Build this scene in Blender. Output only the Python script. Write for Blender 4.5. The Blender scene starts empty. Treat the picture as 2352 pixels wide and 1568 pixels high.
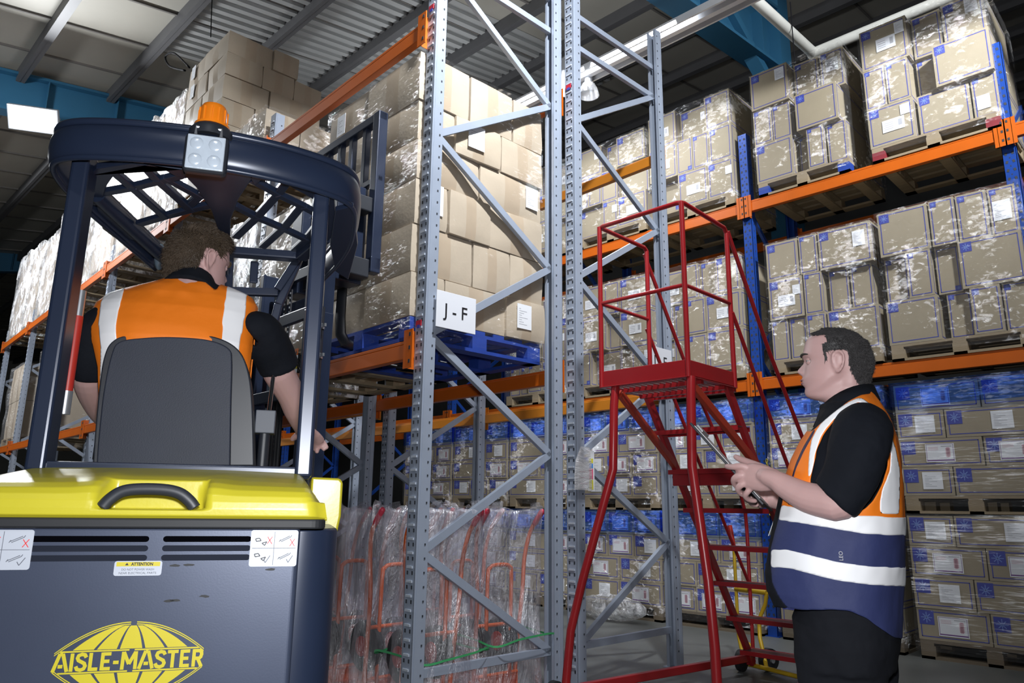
import bpy, bmesh, math, random
import numpy as np
from mathutils import Vector, Matrix, noise
random.seed(11)
SC = bpy.context.scene; COL = SC.collection
PI = math.pi
# ------------------------------------------------------------------ camera
F, W, H, HC = 1690., 2352, 1568, 1.15
_p, _r, _y = math.radians(12.7), math.radians(0.68), math.radians(45.7)
FH = np.array([-math.cos(_y), math.sin(_y), 0]); RT = np.array([math.sin(_y), math.cos(_y), 0]); UP = np.array([0, 0, 1.])
FW = FH*math.cos(_p)+UP*math.sin(_p); UC = UP*math.cos(_p)-FH*math.sin(_p)
RI = RT*math.cos(_r)+UC*math.sin(_r); UI = UC*math.cos(_r)-RT*math.sin(_r)
CAM = np.array([0, 0, HC])
def ray(px, py): return FW+RI*(px-W/2)/F-UI*(py-H/2)/F
def proj(P):
    d = np.asarray(P, float)-CAM; z = d@FW
    return W/2+F*(d@RI)/z, H/2-F*(d@UI)/z
def on_plane(px, py, P, n):
    d = ray(px, py); return CAM+d*(np.dot(np.asarray(P)-CAM, n)/np.dot(d, n))
def onX(px, py, X): return on_plane(px, py, (X, 0, 0), (1, 0, 0))
def onY(px, py, Y): return on_plane(px, py, (0, Y, 0), (0, 1, 0))
def onZ(px, py, Z): return on_plane(px, py, (0, 0, Z), (0, 0, 1))
def onD(px, py, D): return CAM+ray(px, py)*D
cd = bpy.data.cameras.new('camera'); cam = bpy.data.objects.new('camera', cd); COL.objects.link(cam)
cd.sensor_width = 36; cd.lens = F*36/W; cd.clip_end = 200
m = Matrix.Identity(4)
for i in range(3):
    m[i][0], m[i][1], m[i][2], m[i][3] = RI[i], UI[i], -FW[i], CAM[i]
cam.matrix_world = m; SC.camera = cam
vs = SC.view_settings; vs.view_transform = 'Standard'; vs.look = 'None'; vs.gamma = 1; vs.use_curve_mapping = False; vs.exposure = 0.0
SC.cycles.use_denoising = True
SC.cycles.max_bounces = 8; SC.cycles.transparent_max_bounces = 18; SC.cycles.diffuse_bounces = 4; SC.cycles.glossy_bounces = 3
SC.cycles.sample_clamp_indirect = 6; SC.cycles.caustics_reflective = False; SC.cycles.caustics_refractive = False
# J row frame of reference: a = along the row away from the camera, b = depth
_t = math.radians(43.2)
JA = FH*math.cos(_t)-RT*math.sin(_t); JB = FH*math.sin(_t)+RT*math.cos(_t)
JO = np.array([-3.176, 5.069, 0]); JYAW = math.atan2(JB[1], JB[0])-PI/2
def J(u, v, z=0): return Vector(JO+JA*u+JB*v+UP*z)
def onV(px, py, v):
    P = on_plane(px, py, JO+JB*v, JB); return float(np.dot(P-JO, JA)), float(P[2])
def onU(px, py, u):
    P = on_plane(px, py, JO+JA*u, JA); return float(np.dot(P-JO, JB)), float(P[2])
# truck frame: tx right, ty forward
_t = math.radians(15.5)
HD = FH*math.cos(_t)-RT*math.sin(_t); HR = FH*math.sin(_t)+RT*math.cos(_t)
TO = np.array([-1.681, .606, 0]); TYAW = math.atan2(HD[1], HD[0])-PI/2
def onT(px, py, ty):
    P = on_plane(px, py, TO+HD*ty, HD); return float(np.dot(P-TO, HR)), float(P[2])
def onTZ(px, py, z):
    P = onZ(px, py, z)-TO; return float(np.dot(P, HR)), float(np.dot(P, HD))
# ------------------------------------------------------------------ materials
def _nt(name):
    m = bpy.data.materials.new(name); m.use_nodes = True; nt = m.node_tree
    return m, nt, nt.nodes['Principled BSDF']
def N(nt, kind, **kw):
    n = nt.nodes.new(kind)
    for k, v in kw.items():
        if k[0] == 'i': n.inputs[int(k[1:])].default_value = v
        else: setattr(n, k, v)
    return n
MATS = {}
def mat(name, col, rough=.5, metal=0, var=.12, scale=6, bump=0, bscale=60, spec=.5, emit=None, strength=0, stretch=None, coat=0):
    if name in MATS: return MATS[name]
    m, nt, b = _nt(name); L = nt.links.new
    b.inputs['Roughness'].default_value = rough; b.inputs['Metallic'].default_value = metal
    b.inputs['Specular IOR Level'].default_value = spec
    if coat: b.inputs['Coat Weight'].default_value = coat; b.inputs['Coat Roughness'].default_value = .15
    tc = N(nt, 'ShaderNodeTexCoord'); mp = N(nt, 'ShaderNodeMapping'); L(tc.outputs['Object'], mp.inputs[0])
    if stretch: mp.inputs['Scale'].default_value = stretch
    n = N(nt, 'ShaderNodeTexNoise'); n.inputs['Scale'].default_value = scale; n.inputs['Detail'].default_value = 5; L(mp.outputs[0], n.inputs['Vector'])
    mx = N(nt, 'ShaderNodeMix', data_type='RGBA')
    mx.inputs[6].default_value = (*[c*(1-var) for c in col], 1); mx.inputs[7].default_value = (*[min(1, c*(1+var)) for c in col], 1)
    L(n.outputs['Fac'], mx.inputs[0]); L(mx.outputs[2], b.inputs['Base Color'])
    if bump:
        n2 = N(nt, 'ShaderNodeTexNoise'); n2.inputs['Scale'].default_value = bscale; n2.inputs['Detail'].default_value = 4; L(mp.outputs[0], n2.inputs['Vector'])
        bp = N(nt, 'ShaderNodeBump'); bp.inputs['Strength'].default_value = bump; bp.inputs['Distance'].default_value = .01
        L(n2.outputs['Fac'], bp.inputs['Height']); L(bp.outputs[0], b.inputs['Normal'])
    if emit: b.inputs['Emission Color'].default_value = (*emit, 1); b.inputs['Emission Strength'].default_value = strength
    MATS[name] = m; return m
def film_mat(name, tint=(1, 1, 1), base=.06, peak=.55, haze=.05, scale=7, lo=.48, hi=.72, stretch=(1, 1, 3.2), rough=.10, bstr=1.0, dist=.07, patch=.9, pscale=2.2):
    if name in MATS: return MATS[name]
    m = bpy.data.materials.new(name); m.use_nodes = True; nt = m.node_tree; L = nt.links.new
    nt.nodes.remove(nt.nodes['Principled BSDF']); out = nt.nodes['Material Output']
    tc = N(nt, 'ShaderNodeTexCoord'); mp = N(nt, 'ShaderNodeMapping'); L(tc.outputs['Object'], mp.inputs[0]); mp.inputs['Scale'].default_value = stretch
    mp.inputs['Rotation'].default_value = (0, .35, 0)
    n = N(nt, 'ShaderNodeTexNoise'); n.inputs['Scale'].default_value = scale; n.inputs['Detail'].default_value = 6; n.inputs['Roughness'].default_value = .62; n.inputs['Distortion'].default_value = .6
    L(mp.outputs[0], n.inputs['Vector'])
    n2 = N(nt, 'ShaderNodeTexNoise'); n2.inputs['Scale'].default_value = pscale; n2.inputs['Detail'].default_value = 2; L(tc.outputs['Object'], n2.inputs['Vector'])
    ml = N(nt, 'ShaderNodeMath', operation='MULTIPLY_ADD'); L(n2.outputs['Fac'], ml.inputs[0]); ml.inputs[1].default_value = patch; ml.inputs[2].default_value = -patch/2
    ad = N(nt, 'ShaderNodeMath', operation='ADD'); L(n.outputs['Fac'], ad.inputs[0]); L(ml.outputs[0], ad.inputs[1])
    mr = N(nt, 'ShaderNodeMapRange'); L(ad.outputs[0], mr.inputs[0]); mr.inputs[1].default_value = lo; mr.inputs[2].default_value = hi; mr.inputs[3].default_value = base; mr.inputs[4].default_value = peak
    bp = N(nt, 'ShaderNodeBump'); bp.inputs['Strength'].default_value = bstr; bp.inputs['Distance'].default_value = dist; L(n.outputs['Fac'], bp.inputs['Height'])
    tr = N(nt, 'ShaderNodeBsdfTransparent'); tr.inputs[0].default_value = (*tint, 1)
    gl = N(nt, 'ShaderNodeBsdfGlossy'); gl.inputs['Color'].default_value = (.95, .96, 1, 1); gl.inputs['Roughness'].default_value = rough; L(bp.outputs[0], gl.inputs['Normal'])
    df = N(nt, 'ShaderNodeBsdfDiffuse'); df.inputs[0].default_value = (.8*tint[0], .8*tint[1], .82*tint[2], 1); L(bp.outputs[0], df.inputs['Normal'])
    m1 = N(nt, 'ShaderNodeMixShader'); m1.inputs[0].default_value = haze; L(tr.outputs[0], m1.inputs[1]); L(df.outputs[0], m1.inputs[2])
    cm = N(nt, 'ShaderNodeMix', data_type='RGBA'); cm.inputs[6].default_value = (0, 0, 0, 1); cm.inputs[7].default_value = (.95, .97, 1, 1); L(mr.outputs[0], cm.inputs[0]); L(cm.outputs[2], gl.inputs['Color'])
    hz = N(nt, 'ShaderNodeMath', operation='MULTIPLY_ADD'); L(mr.outputs[0], hz.inputs[0]); hz.inputs[1].default_value = haze*1.2; hz.inputs[2].default_value = haze*.8; L(hz.outputs[0], m1.inputs[0])
    m2 = N(nt, 'ShaderNodeAddShader'); L(m1.outputs[0], m2.inputs[0]); L(gl.outputs[0], m2.inputs[1])
    L(m2.outputs[0], out.inputs['Surface'])
    MATS[name] = m; return m
# ------------------------------------------------------------------ mesh helpers
class MB:
    def __init__(s): s.v = []; s.f = []; s.m = []; s.mats = []
    def mi(s, m):
        if m not in s.mats: s.mats.append(m)
        return s.mats.index(m)
    def poly(s, pts, m, flip=False):
        b = len(s.v); s.v += [tuple(p) for p in pts]; f = list(range(b, b+len(pts)))
        s.f.append(f[::-1] if flip else f); s.m.append(s.mi(m))
    def box(s, c, d, m, R=None):
        """c centre, d full sizes, R optional 3x3 rotation"""
        b = len(s.v); k = s.mi(m)
        for x in (-.5, .5):
            for y in (-.5, .5):
                for z in (-.5, .5):
                    p = Vector((x*d[0], y*d[1], z*d[2]))
                    if R is not None: p = R @ p
                    s.v.append((p[0]+c[0], p[1]+c[1], p[2]+c[2]))
        for f in ((0, 1, 3, 2), (4, 6, 7, 5), (0, 4, 5, 1), (2, 3, 7, 6), (0, 2, 6, 4), (1, 5, 7, 3)):
            s.f.append([b+i for i in f]); s.m.append(k)
    def bx(s, a, c, m): s.box([(a[i]+c[i])/2 for i in range(3)], [abs(c[i]-a[i]) for i in range(3)], m)
    def bar(s, p, q, w, h, m, up=(0, 0, 1)):
        p, q = Vector(p), Vector(q); d = q-p; L = d.length; y = d/L
        x = y.cross(Vector(up))
        if x.length < 1e-4: x = y.cross(Vector((1, 0, 0)))
        x.normalize(); z = x.cross(y)
        R = Matrix((x, y, z)).transposed(); s.box((p+q)/2, (w, L, h), m, R)
    def rings(s, R, m, close=True, cap=True):
        b = len(s.v); n = len(R[0]); k = s.mi(m)
        for r in R: s.v += [tuple(p) for p in r]
        for i in range(len(R)-1):
            for j in range(n if close else n-1):
                j2 = (j+1) % n
                s.f.append([b+i*n+j, b+i*n+j2, b+(i+1)*n+j2, b+(i+1)*n+j]); s.m.append(k)
        if cap and close:
            s.f.append([b+j for j in range(n)][::-1]); s.m.append(k)
            e = b+(len(R)-1)*n; s.f.append([e+j for j in range(n)]); s.m.append(k)
    def tube(s, pts, r, m, n=10, cap=True, smooth=0, side=None, round_end=False):
        """tube through pts; r number, list, or list of (rx, ry)"""
        P = [Vector(p) for p in pts]
        rr = list(r) if isinstance(r, (list, tuple)) else [r]*len(P)
        if smooth and len(P) > 2:
            Q = []; q = []
            for i in range(len(P)-1):
                p0, p1, p2, p3 = P[max(i-1, 0)], P[i], P[i+1], P[min(i+2, len(P)-1)]
                for k in range(smooth):
                    t = k/smooth
                    Q.append(.5*((2*p1)+(p2-p0)*t+(2*p0-5*p1+4*p2-p3)*t*t+(3*p1-p0-3*p2+p3)*t**3))
                    a, c = rr[i], rr[i+1]
                    q.append(tuple(a[j]*(1-t)+c[j]*t for j in (0, 1)) if isinstance(a, tuple) else a*(1-t)+c*t)
            Q.append(P[-1]); q.append(rr[-1]); P, rr = Q, q
        T = []
        for i in range(len(P)):
            d = P[min(i+1, len(P)-1)]-P[max(i-1, 0)]; T.append(d.normalized())
        x = Vector(side) if side is not None else (T[0].cross(Vector((0, 0, 1))) if abs(T[0].z) < .9 else Vector((1, 0, 0)))
        if round_end:
            def e(v): return tuple(c for c in v) if isinstance(v, tuple) else (v, v)
            def sc(v, k): return tuple(c*k for c in v) if isinstance(v, tuple) else v*k
            r0 = max(e(rr[0])); r1 = max(e(rr[-1])); A = []; B = []
            for k in (.12, .5, .85):
                A.append((P[0]-T[0]*r0*math.sqrt(1-k*k), sc(rr[0], k), T[0])); B.append((P[-1]+T[-1]*r1*math.sqrt(1-k*k), sc(rr[-1], k), T[-1]))
            P = [a[0] for a in A]+P+[b[0] for b in B[::-1]]; rr = [a[1] for a in A]+rr+[b[1] for b in B[::-1]]; T = [a[2] for a in A]+T+[b[2] for b in B[::-1]]
        R = []
        for p, t, rad in zip(P, T, rr):
            x = x-t*x.dot(t)
            if x.length < 1e-5: x = t.orthogonal()
            x.normalize(); y = t.cross(x)
            rx, ry = rad if isinstance(rad, tuple) else (rad, rad)
            R.append([p+x*rx*math.cos(2*PI*j/n)+y*ry*math.sin(2*PI*j/n) for j in range(n)])
        s.rings(R, m, True, cap)
    def prism(s, poly, z0, z1, m, M=None):
        """poly in xy extruded z0..z1, M optional 4x4"""
        n = len(poly); A = [Vector((p[0], p[1], z0)) for p in poly]; B = [Vector((p[0], p[1], z1)) for p in poly]
        if M is not None: A = [M @ p for p in A]; B = [M @ p for p in B]
        s.rings([A, B], m)
    def sphere(s, c, r, m, n=12, k=8):
        r3 = r if isinstance(r, (tuple, list)) else (r, r, r)
        R = []
        for i in range(k+1):
            a = PI*(i+.02)/(k+.04)
            R.append([(c[0]+r3[0]*math.sin(a)*math.cos(2*PI*j/n), c[1]+r3[1]*math.sin(a)*math.sin(2*PI*j/n), c[2]-r3[2]*math.cos(a)) for j in range(n)])
        s.rings(R, m)
    def mesh(s, name):
        me = bpy.data.meshes.new(name); me.from_pydata(s.v, [], s.f)
        for mm in s.mats: me.materials.append(mm)
        me.polygons.foreach_set('material_index', s.m); me.update()
        return me
    def build(s, name, parent=None, loc=None, yaw=0, smooth=False, bevel=0, bseg=2, fix=True):
        me = s.mesh(name)
        if fix:
            bm = bmesh.new(); bm.from_mesh(me); bmesh.ops.recalc_face_normals(bm, faces=bm.faces); bm.to_mesh(me); bm.free()
        return link(name, me, parent, loc, yaw, smooth, bevel, bseg)
def link(name, me, parent=None, loc=None, yaw=0, smooth=False, bevel=0, bseg=2):
    o = bpy.data.objects.new(name, me); COL.objects.link(o)
    if parent: o.parent = parent
    if loc is not None: o.location = loc
    if yaw: o.rotation_euler[2] = yaw
    if smooth:
        me.polygons.foreach_set('use_smooth', [True]*len(me.polygons))
    if bevel:
        md = o.modifiers.new('bevel', 'BEVEL'); md.width = bevel; md.segments = bseg; md.limit_method = 'ANGLE'; md.angle_limit = .6
        if smooth:
            md.harden_normals = True
    if smooth == 'auto':
        me.set_sharp_from_angle(angle=.7)
    return o
def tag(o, label, cat, group=None, kind=None):
    o['label'] = label; o['category'] = cat
    if group: o['group'] = group
    if kind: o['kind'] = kind
    return o
def thing(name, label, cat, loc=(0, 0, 0), yaw=0, group=None):
    o = bpy.data.objects.new(name, None); COL.objects.link(o); o.location = loc; o.rotation_euler[2] = yaw
    o.empty_display_size = .1
    return tag(o, label, cat, group)
def struct(o, label=None, cat=None):
    o['kind'] = 'structure'
    if label: o['label'] = label
    if cat: o['category'] = cat
    return o
def copy_tree(o, parent=None):
    c = o.copy(); COL.objects.link(c)
    if parent: c.parent = parent
    for ch in list(o.children): copy_tree(ch, c)
    return c
def text_mesh(name, body, size, m, parent, M, extrude=.0008, bold=0, width=None, align='CENTER', spacing=1.0):
    cu = bpy.data.curves.new(name, 'FONT'); cu.body = body; cu.size = size; cu.align_x = align; cu.align_y = 'CENTER'
    cu.extrude = extrude; cu.offset = bold; cu.space_character = spacing; cu.resolution_u = 4
    cu.materials.append(m)
    o = bpy.data.objects.new(name, cu); COL.objects.link(o)
    if width:
        bpy.context.view_layer.update(); w = o.dimensions.x
        M = M @ Matrix.Diagonal((width/w, 1, 1, 1))
    bpy.context.view_layer.update()
    me = bpy.data.meshes.new_from_object(o.evaluated_get(bpy.context.evaluated_depsgraph_get())); bpy.data.objects.remove(o)
    o = bpy.data.objects.new(name, me); COL.objects.link(o)
    if parent: o.parent = parent
    o.matrix_local = M
    return o
def facing(loc, yaw=0, pitch=0):
    """matrix of a plane with local x to the right and local y up, facing -Y of the parent turned by yaw"""
    return Matrix.Translation(loc) @ Matrix.Rotation(yaw, 4, 'Z') @ Matrix.Rotation(PI/2+pitch, 4, 'X')
ORD = ['first', 'second', 'third', 'fourth', 'fifth', 'sixth', 'seventh', 'eighth', 'ninth']
# common materials
GREY = mat('grey_enamel', (.345, .395, .49), .38, .15, .1, 9)
GREY_D = mat('slot_dark', (.03, .035, .045), .7)
GREY_T = mat('slot_tab', (.55, .6, .68), .35, .2)
ORANGE = mat('orange_enamel', (.58, .115, .006), .38, 0, .12, 5)
AMBER = mat('amber_enamel', (.62, .22, .02), .4, 0, .12, 5)
BLUE = mat('blue_enamel', (.014, .065, .34), .36, .1, .12, 6)
STEEL = mat('zinc_steel', (.6, .62, .66), .3, .8, .1, 20)
CARD = mat('carton_board', (.335, .285, .20), .7, 0, .12, 5, .08, 120)
CARD2 = mat('plain_carton_board', (.46, .385, .295), .68, 0, .14, 5, .12, 40)
TAPE = mat('brown_tape', (.43, .345, .255), .3, 0, .1, 8)
INK = mat('blue_ink', (.045, .06, .34), .6, 0, .1)
INKL = mat('light_blue_ink', (.16, .25, .6), .6, 0, .1)
PAPER = mat('white_paper', (.78, .8, .84), .6, 0, .05)
PINK = mat('pink_print', (.62, .35, .42), .6)
PURPLE = mat('purple_print', (.16, .05, .24), .6)
GTEXT = mat('grey_print', (.42, .43, .47), .6)
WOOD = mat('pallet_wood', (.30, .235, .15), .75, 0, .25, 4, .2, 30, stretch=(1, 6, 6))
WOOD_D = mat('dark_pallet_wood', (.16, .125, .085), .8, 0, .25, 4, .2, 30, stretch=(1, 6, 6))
PBLUE = mat('blue_painted_wood', (.015, .05, .30), .6, 0, .3, 8, .15, 30)
PRED = mat('red_painted_wood', (.22, .02, .03), .6, 0, .3, 8)
FILM = film_mat('stretch_film', base=.004, peak=1.0, haze=.05, scale=15, lo=.55, hi=.68, stretch=(1, 1, 1.7), rough=.2, dist=.06)
FILM_B = film_mat('bright_stretch_film', base=.02, peak=1.0, haze=.36, scale=10, lo=.48, hi=.62, stretch=(1.6, 1.6, 1.0), rough=.22, dist=.08)
FILM_BL = film_mat('blue_stretch_film', tint=(.30, .48, .95), base=.004, peak=.6, haze=.08, scale=16, lo=.56, hi=.70, rough=.2, dist=.06)
FILM_H = film_mat('streaked_stretch_film', base=.004, peak=1.0, haze=.06, scale=6, lo=.53, hi=.66, stretch=(.8, .8, 11), dist=.05, rough=.2)
# ================================================================== building shell
CONC = mat('concrete', (.14, .146, .14), .42, 0, .35, 1.3, .05, 20)
mb = MB(); mb.bx((-46, -8, -.1), (16, 26, 0), CONC); struct(mb.build('floor'), 'grey concrete warehouse floor', 'floor')
def roof_z(y): return 7.05+.16*y
ROOF = mat('roof_liner', (.40, .385, .34), .6, 0, .18, .8, .05, 10)
ROOFD = mat('roof_seam', (.17, .16, .15), .7)
PURL = mat('purlin_steel', (.10, .10, .105), .6, .1, .2, 3)
LITE = mat('rooflight_sheet', (.44, .45, .45), .5, 0, .15, 1)
def rl(x, y, dz=0): return (x, y, roof_z(y)+dz)
mb = MB()
X0, X1, Y0, Y1 = -46, 16, -1.2, 21
mb.poly([rl(X0, Y0), rl(X1, Y0), rl(X1, Y1), rl(X0, Y1)], ROOF)
mb.poly([rl(X0, Y0, .15), rl(X1, Y0, .15), rl(X1, Y1, .15), rl(X0, Y1, .15)], ROOF)
x = X0
while x < X1:      # standing seams up the slope
    mb.bar(rl(x, Y0, -.012), rl(x, Y1, -.012), .03, .03, ROOFD); x += 1.02
struct(mb.build('ceiling'), 'pale sloping roof lining with seams', 'ceiling')
mb = MB(); x = -10.2      # ribbed sheet bay
while x < -6.9:
    mb.bar(rl(x, 3.1, -.03), rl(x, 9.5, -.03), .085, .05, LITE); x += .17
mb.poly([rl(-10.3, 3.1, -.006), rl(-6.8, 3.1, -.006), rl(-6.8, 9.5, -.006), rl(-10.3, 9.5, -.006)], LITE)
struct(mb.build('trim_1'), 'ribbed roof sheet between the dark purlins', 'roof sheet')
k = 0
y = .65
while y < 19:
    mb = MB(); mb.bar(rl(X0, y, -.10), rl(X1, y, -.10), .05, .2, PURL); mb.bar(rl(X0, y+.035, -.19), rl(X1, y+.035, -.19), .1, .02, PURL)
    struct(mb.build('purlin'), None, None); y += 1.2; k += 1
BLUEP = mat('blue_steelwork', (.028, .135, .25), .55, .1, .2, 1.5)
def rafter(name, x, y0, y1, zt0, zt1, d, lab):
    mb = MB()
    a, b = Vector((x, y0, zt0)), Vector((x, y1, zt1)); dn = Vector((0, 0, 1))
    mb.bar(a-dn*.02, b-dn*.02, .26, .04, BLUEP); mb.bar(a-dn*d, b-dn*d, .26, .04, BLUEP); mb.bar(a-dn*d/2, b-dn*d/2, .03, d, BLUEP)
    n = int((y1-y0)/1.0)
    for i in range(n+1):
        p = a.lerp(b, (i+.5)/(n+1)); mb.box(p-dn*d/2, (.24, .012, d-.04), BLUEP)
    struct(mb.build(name), lab, 'roof beam')
rafter('rafter', -12, -1.1, 16, 6.88-.16*.4, 9.35, .6, 'blue steel roof beam behind the floodlight')
rafter('rafter', -23, -1.1, 16, 6.62, 10.5, .6, 'blue steel roof beam far down the hall')
# blue haunched beam and column behind the right-hand racking
mb = MB()
pts_b = [(-3.55, 2.5, 5.93), (-3.55, 8.35, 6.66)]; a, b = Vector(pts_b[0]), Vector(pts_b[1])
mb.bar(a, b, .3, .04, BLUEP); mb.bar(a+Vector((0, 0, .55)), b+Vector((0, 0, .85)), .3, .04, BLUEP)
mb.poly([a, b, b+Vector((0, 0, .85)), a+Vector((0, 0, .55))], BLUEP)
for t in (.2, .45, .7, .92): 
    p = a.lerp(b, t); mb.box(p+Vector((0, 0, .33)), (.26, .015, .62), BLUEP)
mb.bx((-3.7, 8.35, 0), (-3.4, 8.65, 8.3), BLUEP); mb.bar((-3.55, 6.4, 7.35), (-3.55, 8.4, 6.3), .16, .12, BLUEP)
struct(mb.build('rafter'), 'dark blue haunched steel beam meeting its column', 'roof beam')
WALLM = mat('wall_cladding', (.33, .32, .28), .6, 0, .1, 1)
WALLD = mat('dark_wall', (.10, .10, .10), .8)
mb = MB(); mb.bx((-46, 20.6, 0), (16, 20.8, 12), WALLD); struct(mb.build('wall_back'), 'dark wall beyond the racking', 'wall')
mb = MB(); mb.bx((-46.2, -8, 0), (-46, 21, 12), WALLM); struct(mb.build('wall_left'), 'far end wall of the hall', 'wall')
mb = MB(); mb.bx((7, 7.5, 0), (7.15, 21, 12), WALLM)
for i in range(14): mb.bx((6.96, 7.6+i*.9, 0), (7, 7.64+i*.9, 10), ROOFD)
struct(mb.build('wall_right'), 'pale clad wall at the upper right', 'wall')
YEL = mat('yellow_lit_wall', (.75, .55, .08), .5)  # yellow paint stands in for yellow light on the far wall
mb = MB(); mb.bx((-45.9, .6, 0), (-45.8, 7, 4.5), YEL)
for i in range(10): mb.bx((-45.8, .6, i*.45), (-45.77, 7, i*.45+.05), mat('yellow_seam', (.45, .33, .04), .5))
struct(mb.build('wall_light_patch'), 'yellow panel painted for yellow light on the far wall', 'wall patch')
# conduits, wires
WHITE = mat('white_pvc', (.62, .62, .58), .45)
mb = MB(); Z = 6.8
p0, p1 = onY(1700, -30, 6.2), onY(1868, 122, 7.9); p2 = onX(2400, -62, 0.2)
mb.tube([p0, p1], .06, WHITE, 14); mb.tube([p1, p1+(p1-p0)*.03+np.array([.0, .0, 0])], .075, WHITE, 14)
q = p1+np.array([3.6, .05, 0.02]); mb.tube([p1, q], .06, WHITE, 14)
tag(mb.build('duct_pipe', smooth='auto'), 'white round duct pipe with an elbow above the right-hand pallets', 'pipe')
WIRE = mat('wire', (.008, .008, .010), .8, spec=.1)
for (ax, ay, bx_, by, Y, lab) in ((487, -5, 484, 85, 3.1, 'thin wire hanging above the tall carton stack'), (1576, -5, 1580, 36, 6.3, 'thin wire holding up the light trunking'), (1815, 5, 1826, 150, 7.2, 'thin wire hanging in front of the white duct pipe')):
    a, b = onY(ax, ay, Y), onY(bx_, by, Y); mb = MB(); mb.tube([a, b], .006, WIRE, 6)
    tag(mb.build('suspension_wire'), lab, 'wire')
mb = MB(); L_ = [onV(380+dx, 130+dy, -2.38) for dx, dy in ((55, 25), (20, -8), (0, 0), (10, 22), (45, 32))]
mb.tube([J(u, -2.38, z) for u, z in L_], .012, WIRE, 8, smooth=6); tag(mb.build('cable', smooth=True), 'black looped cable beside the tall carton stack', 'cable')
# light trunking above the aisle, lamps
TRUNK = mat('white_trunking', (.75, .76, .78), .35, .3)
TUBE = mat('lit_tube', (.9, .92, 1), .4, emit=(.88, .93, 1), strength=14)
a, b = Vector((-9, 6.0, 5.98)), Vector((2.5, 6.0, 5.98))
t = thing('light_trunking', 'long white light trunking over the aisle behind the grey frames', 'light fitting', (0, 6.0, 5.98))
mb = MB(); mb.bx((-9, -.03, 0), (2.5, .03, .07), TRUNK); mb.bx((-9, -.12, .07), (2.5, .12, .085), TRUNK)
for yy in (-.115, .115): mb.bx((-9, yy-.01, .0), (2.5, yy+.01, .075), TRUNK)
mb.build('channel', t)
for x0 in (-7.3, -5.7, -4.45):
    mb = MB(); mb.tube([(x0, -.075, .02), (x0+1.15, -.075, .02)], .018, TUBE, 10); mb.build('lamp_tube', t, smooth='auto')
LAMPM = mat('lamp_face', (.9, .92, 1), .4, emit=(.85, .92, 1), strength=10)
HOUS = mat('lamp_housing', (.6, .62, .66), .4, .5)
def floodlight(P, tgt, w, h, lab):
    d = (Vector(tgt)-Vector(P)).normalized(); R = d.to_track_quat('-Z', 'Y').to_matrix()
    t = thing('floodlight', lab, 'light fitting', P); t.rotation_euler = R.to_euler()
    mb = MB(); mb.box((0, 0, .05), (w, h, .08), HOUS); mb.build('housing', t, bevel=.01)
    mb = MB(); mb.box((0, 0, .003), (w*.9, h*.85, .012), LAMPM); mb.build('lamp_lens', t)
    mb = MB(); mb.tube([(-w*.4, 0, .06), (-w*.4, 0, .3), (w*.4, 0, .3), (w*.4, 0, .06)], .012, HOUS, 8); mb.build('bracket', t)
    return t
P = onX(75, 275, -11.2)
floodlight(P, (-5, -1.5, 1), .62, .34, 'glaring white floodlight under the blue roof beam')
P = onV(1300, 200, .5); P = J(P[0], .5, P[1])
t = thing('high_bay_lamp', 'glaring round lamp seen between the two grey frames', 'light fitting', P)
mb = MB(); mb.sphere((0, 0, 0), (.11, .11, .1), LAMPM, 14, 9); mb.build('bulb', t, smooth=True)
mb = MB(); mb.tube([(0, 0, .09), (0, 0, .14), (0, 0, .3), (0, 0, .36)], [.05, .12, .1, .03], HOUS, 16); mb.build('housing', t, smooth='auto')
mb = MB(); mb.tube([(0, 0, .36), (0, 0, 1.6)], .006, WIRE, 6); mb.build('cord', t)
P = onV(1352, 212, .9); P = J(P[0], .9, P[1])
t = thing('high_bay_lamp', 'unlit clear round lamp shade right of the glaring lamp', 'light fitting', P)
GLASSY = film_mat('clear_shade', base=.12, peak=.3, haze=.25, bstr=.1)
mb = MB(); R = []
for r, z in ((.04, .12), (.07, .1), (.105, .03), (.12, -.04)): R.append([(r*math.cos(i*PI/10), r*math.sin(i*PI/10), z) for i in range(20)])
mb.rings(R, GLASSY, cap=False); mb.build('shade', t, smooth=True)
mb = MB(); mb.tube([(0, 0, .11), (0, 0, .24)], .045, HOUS, 14); mb.build('housing', t)
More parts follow.
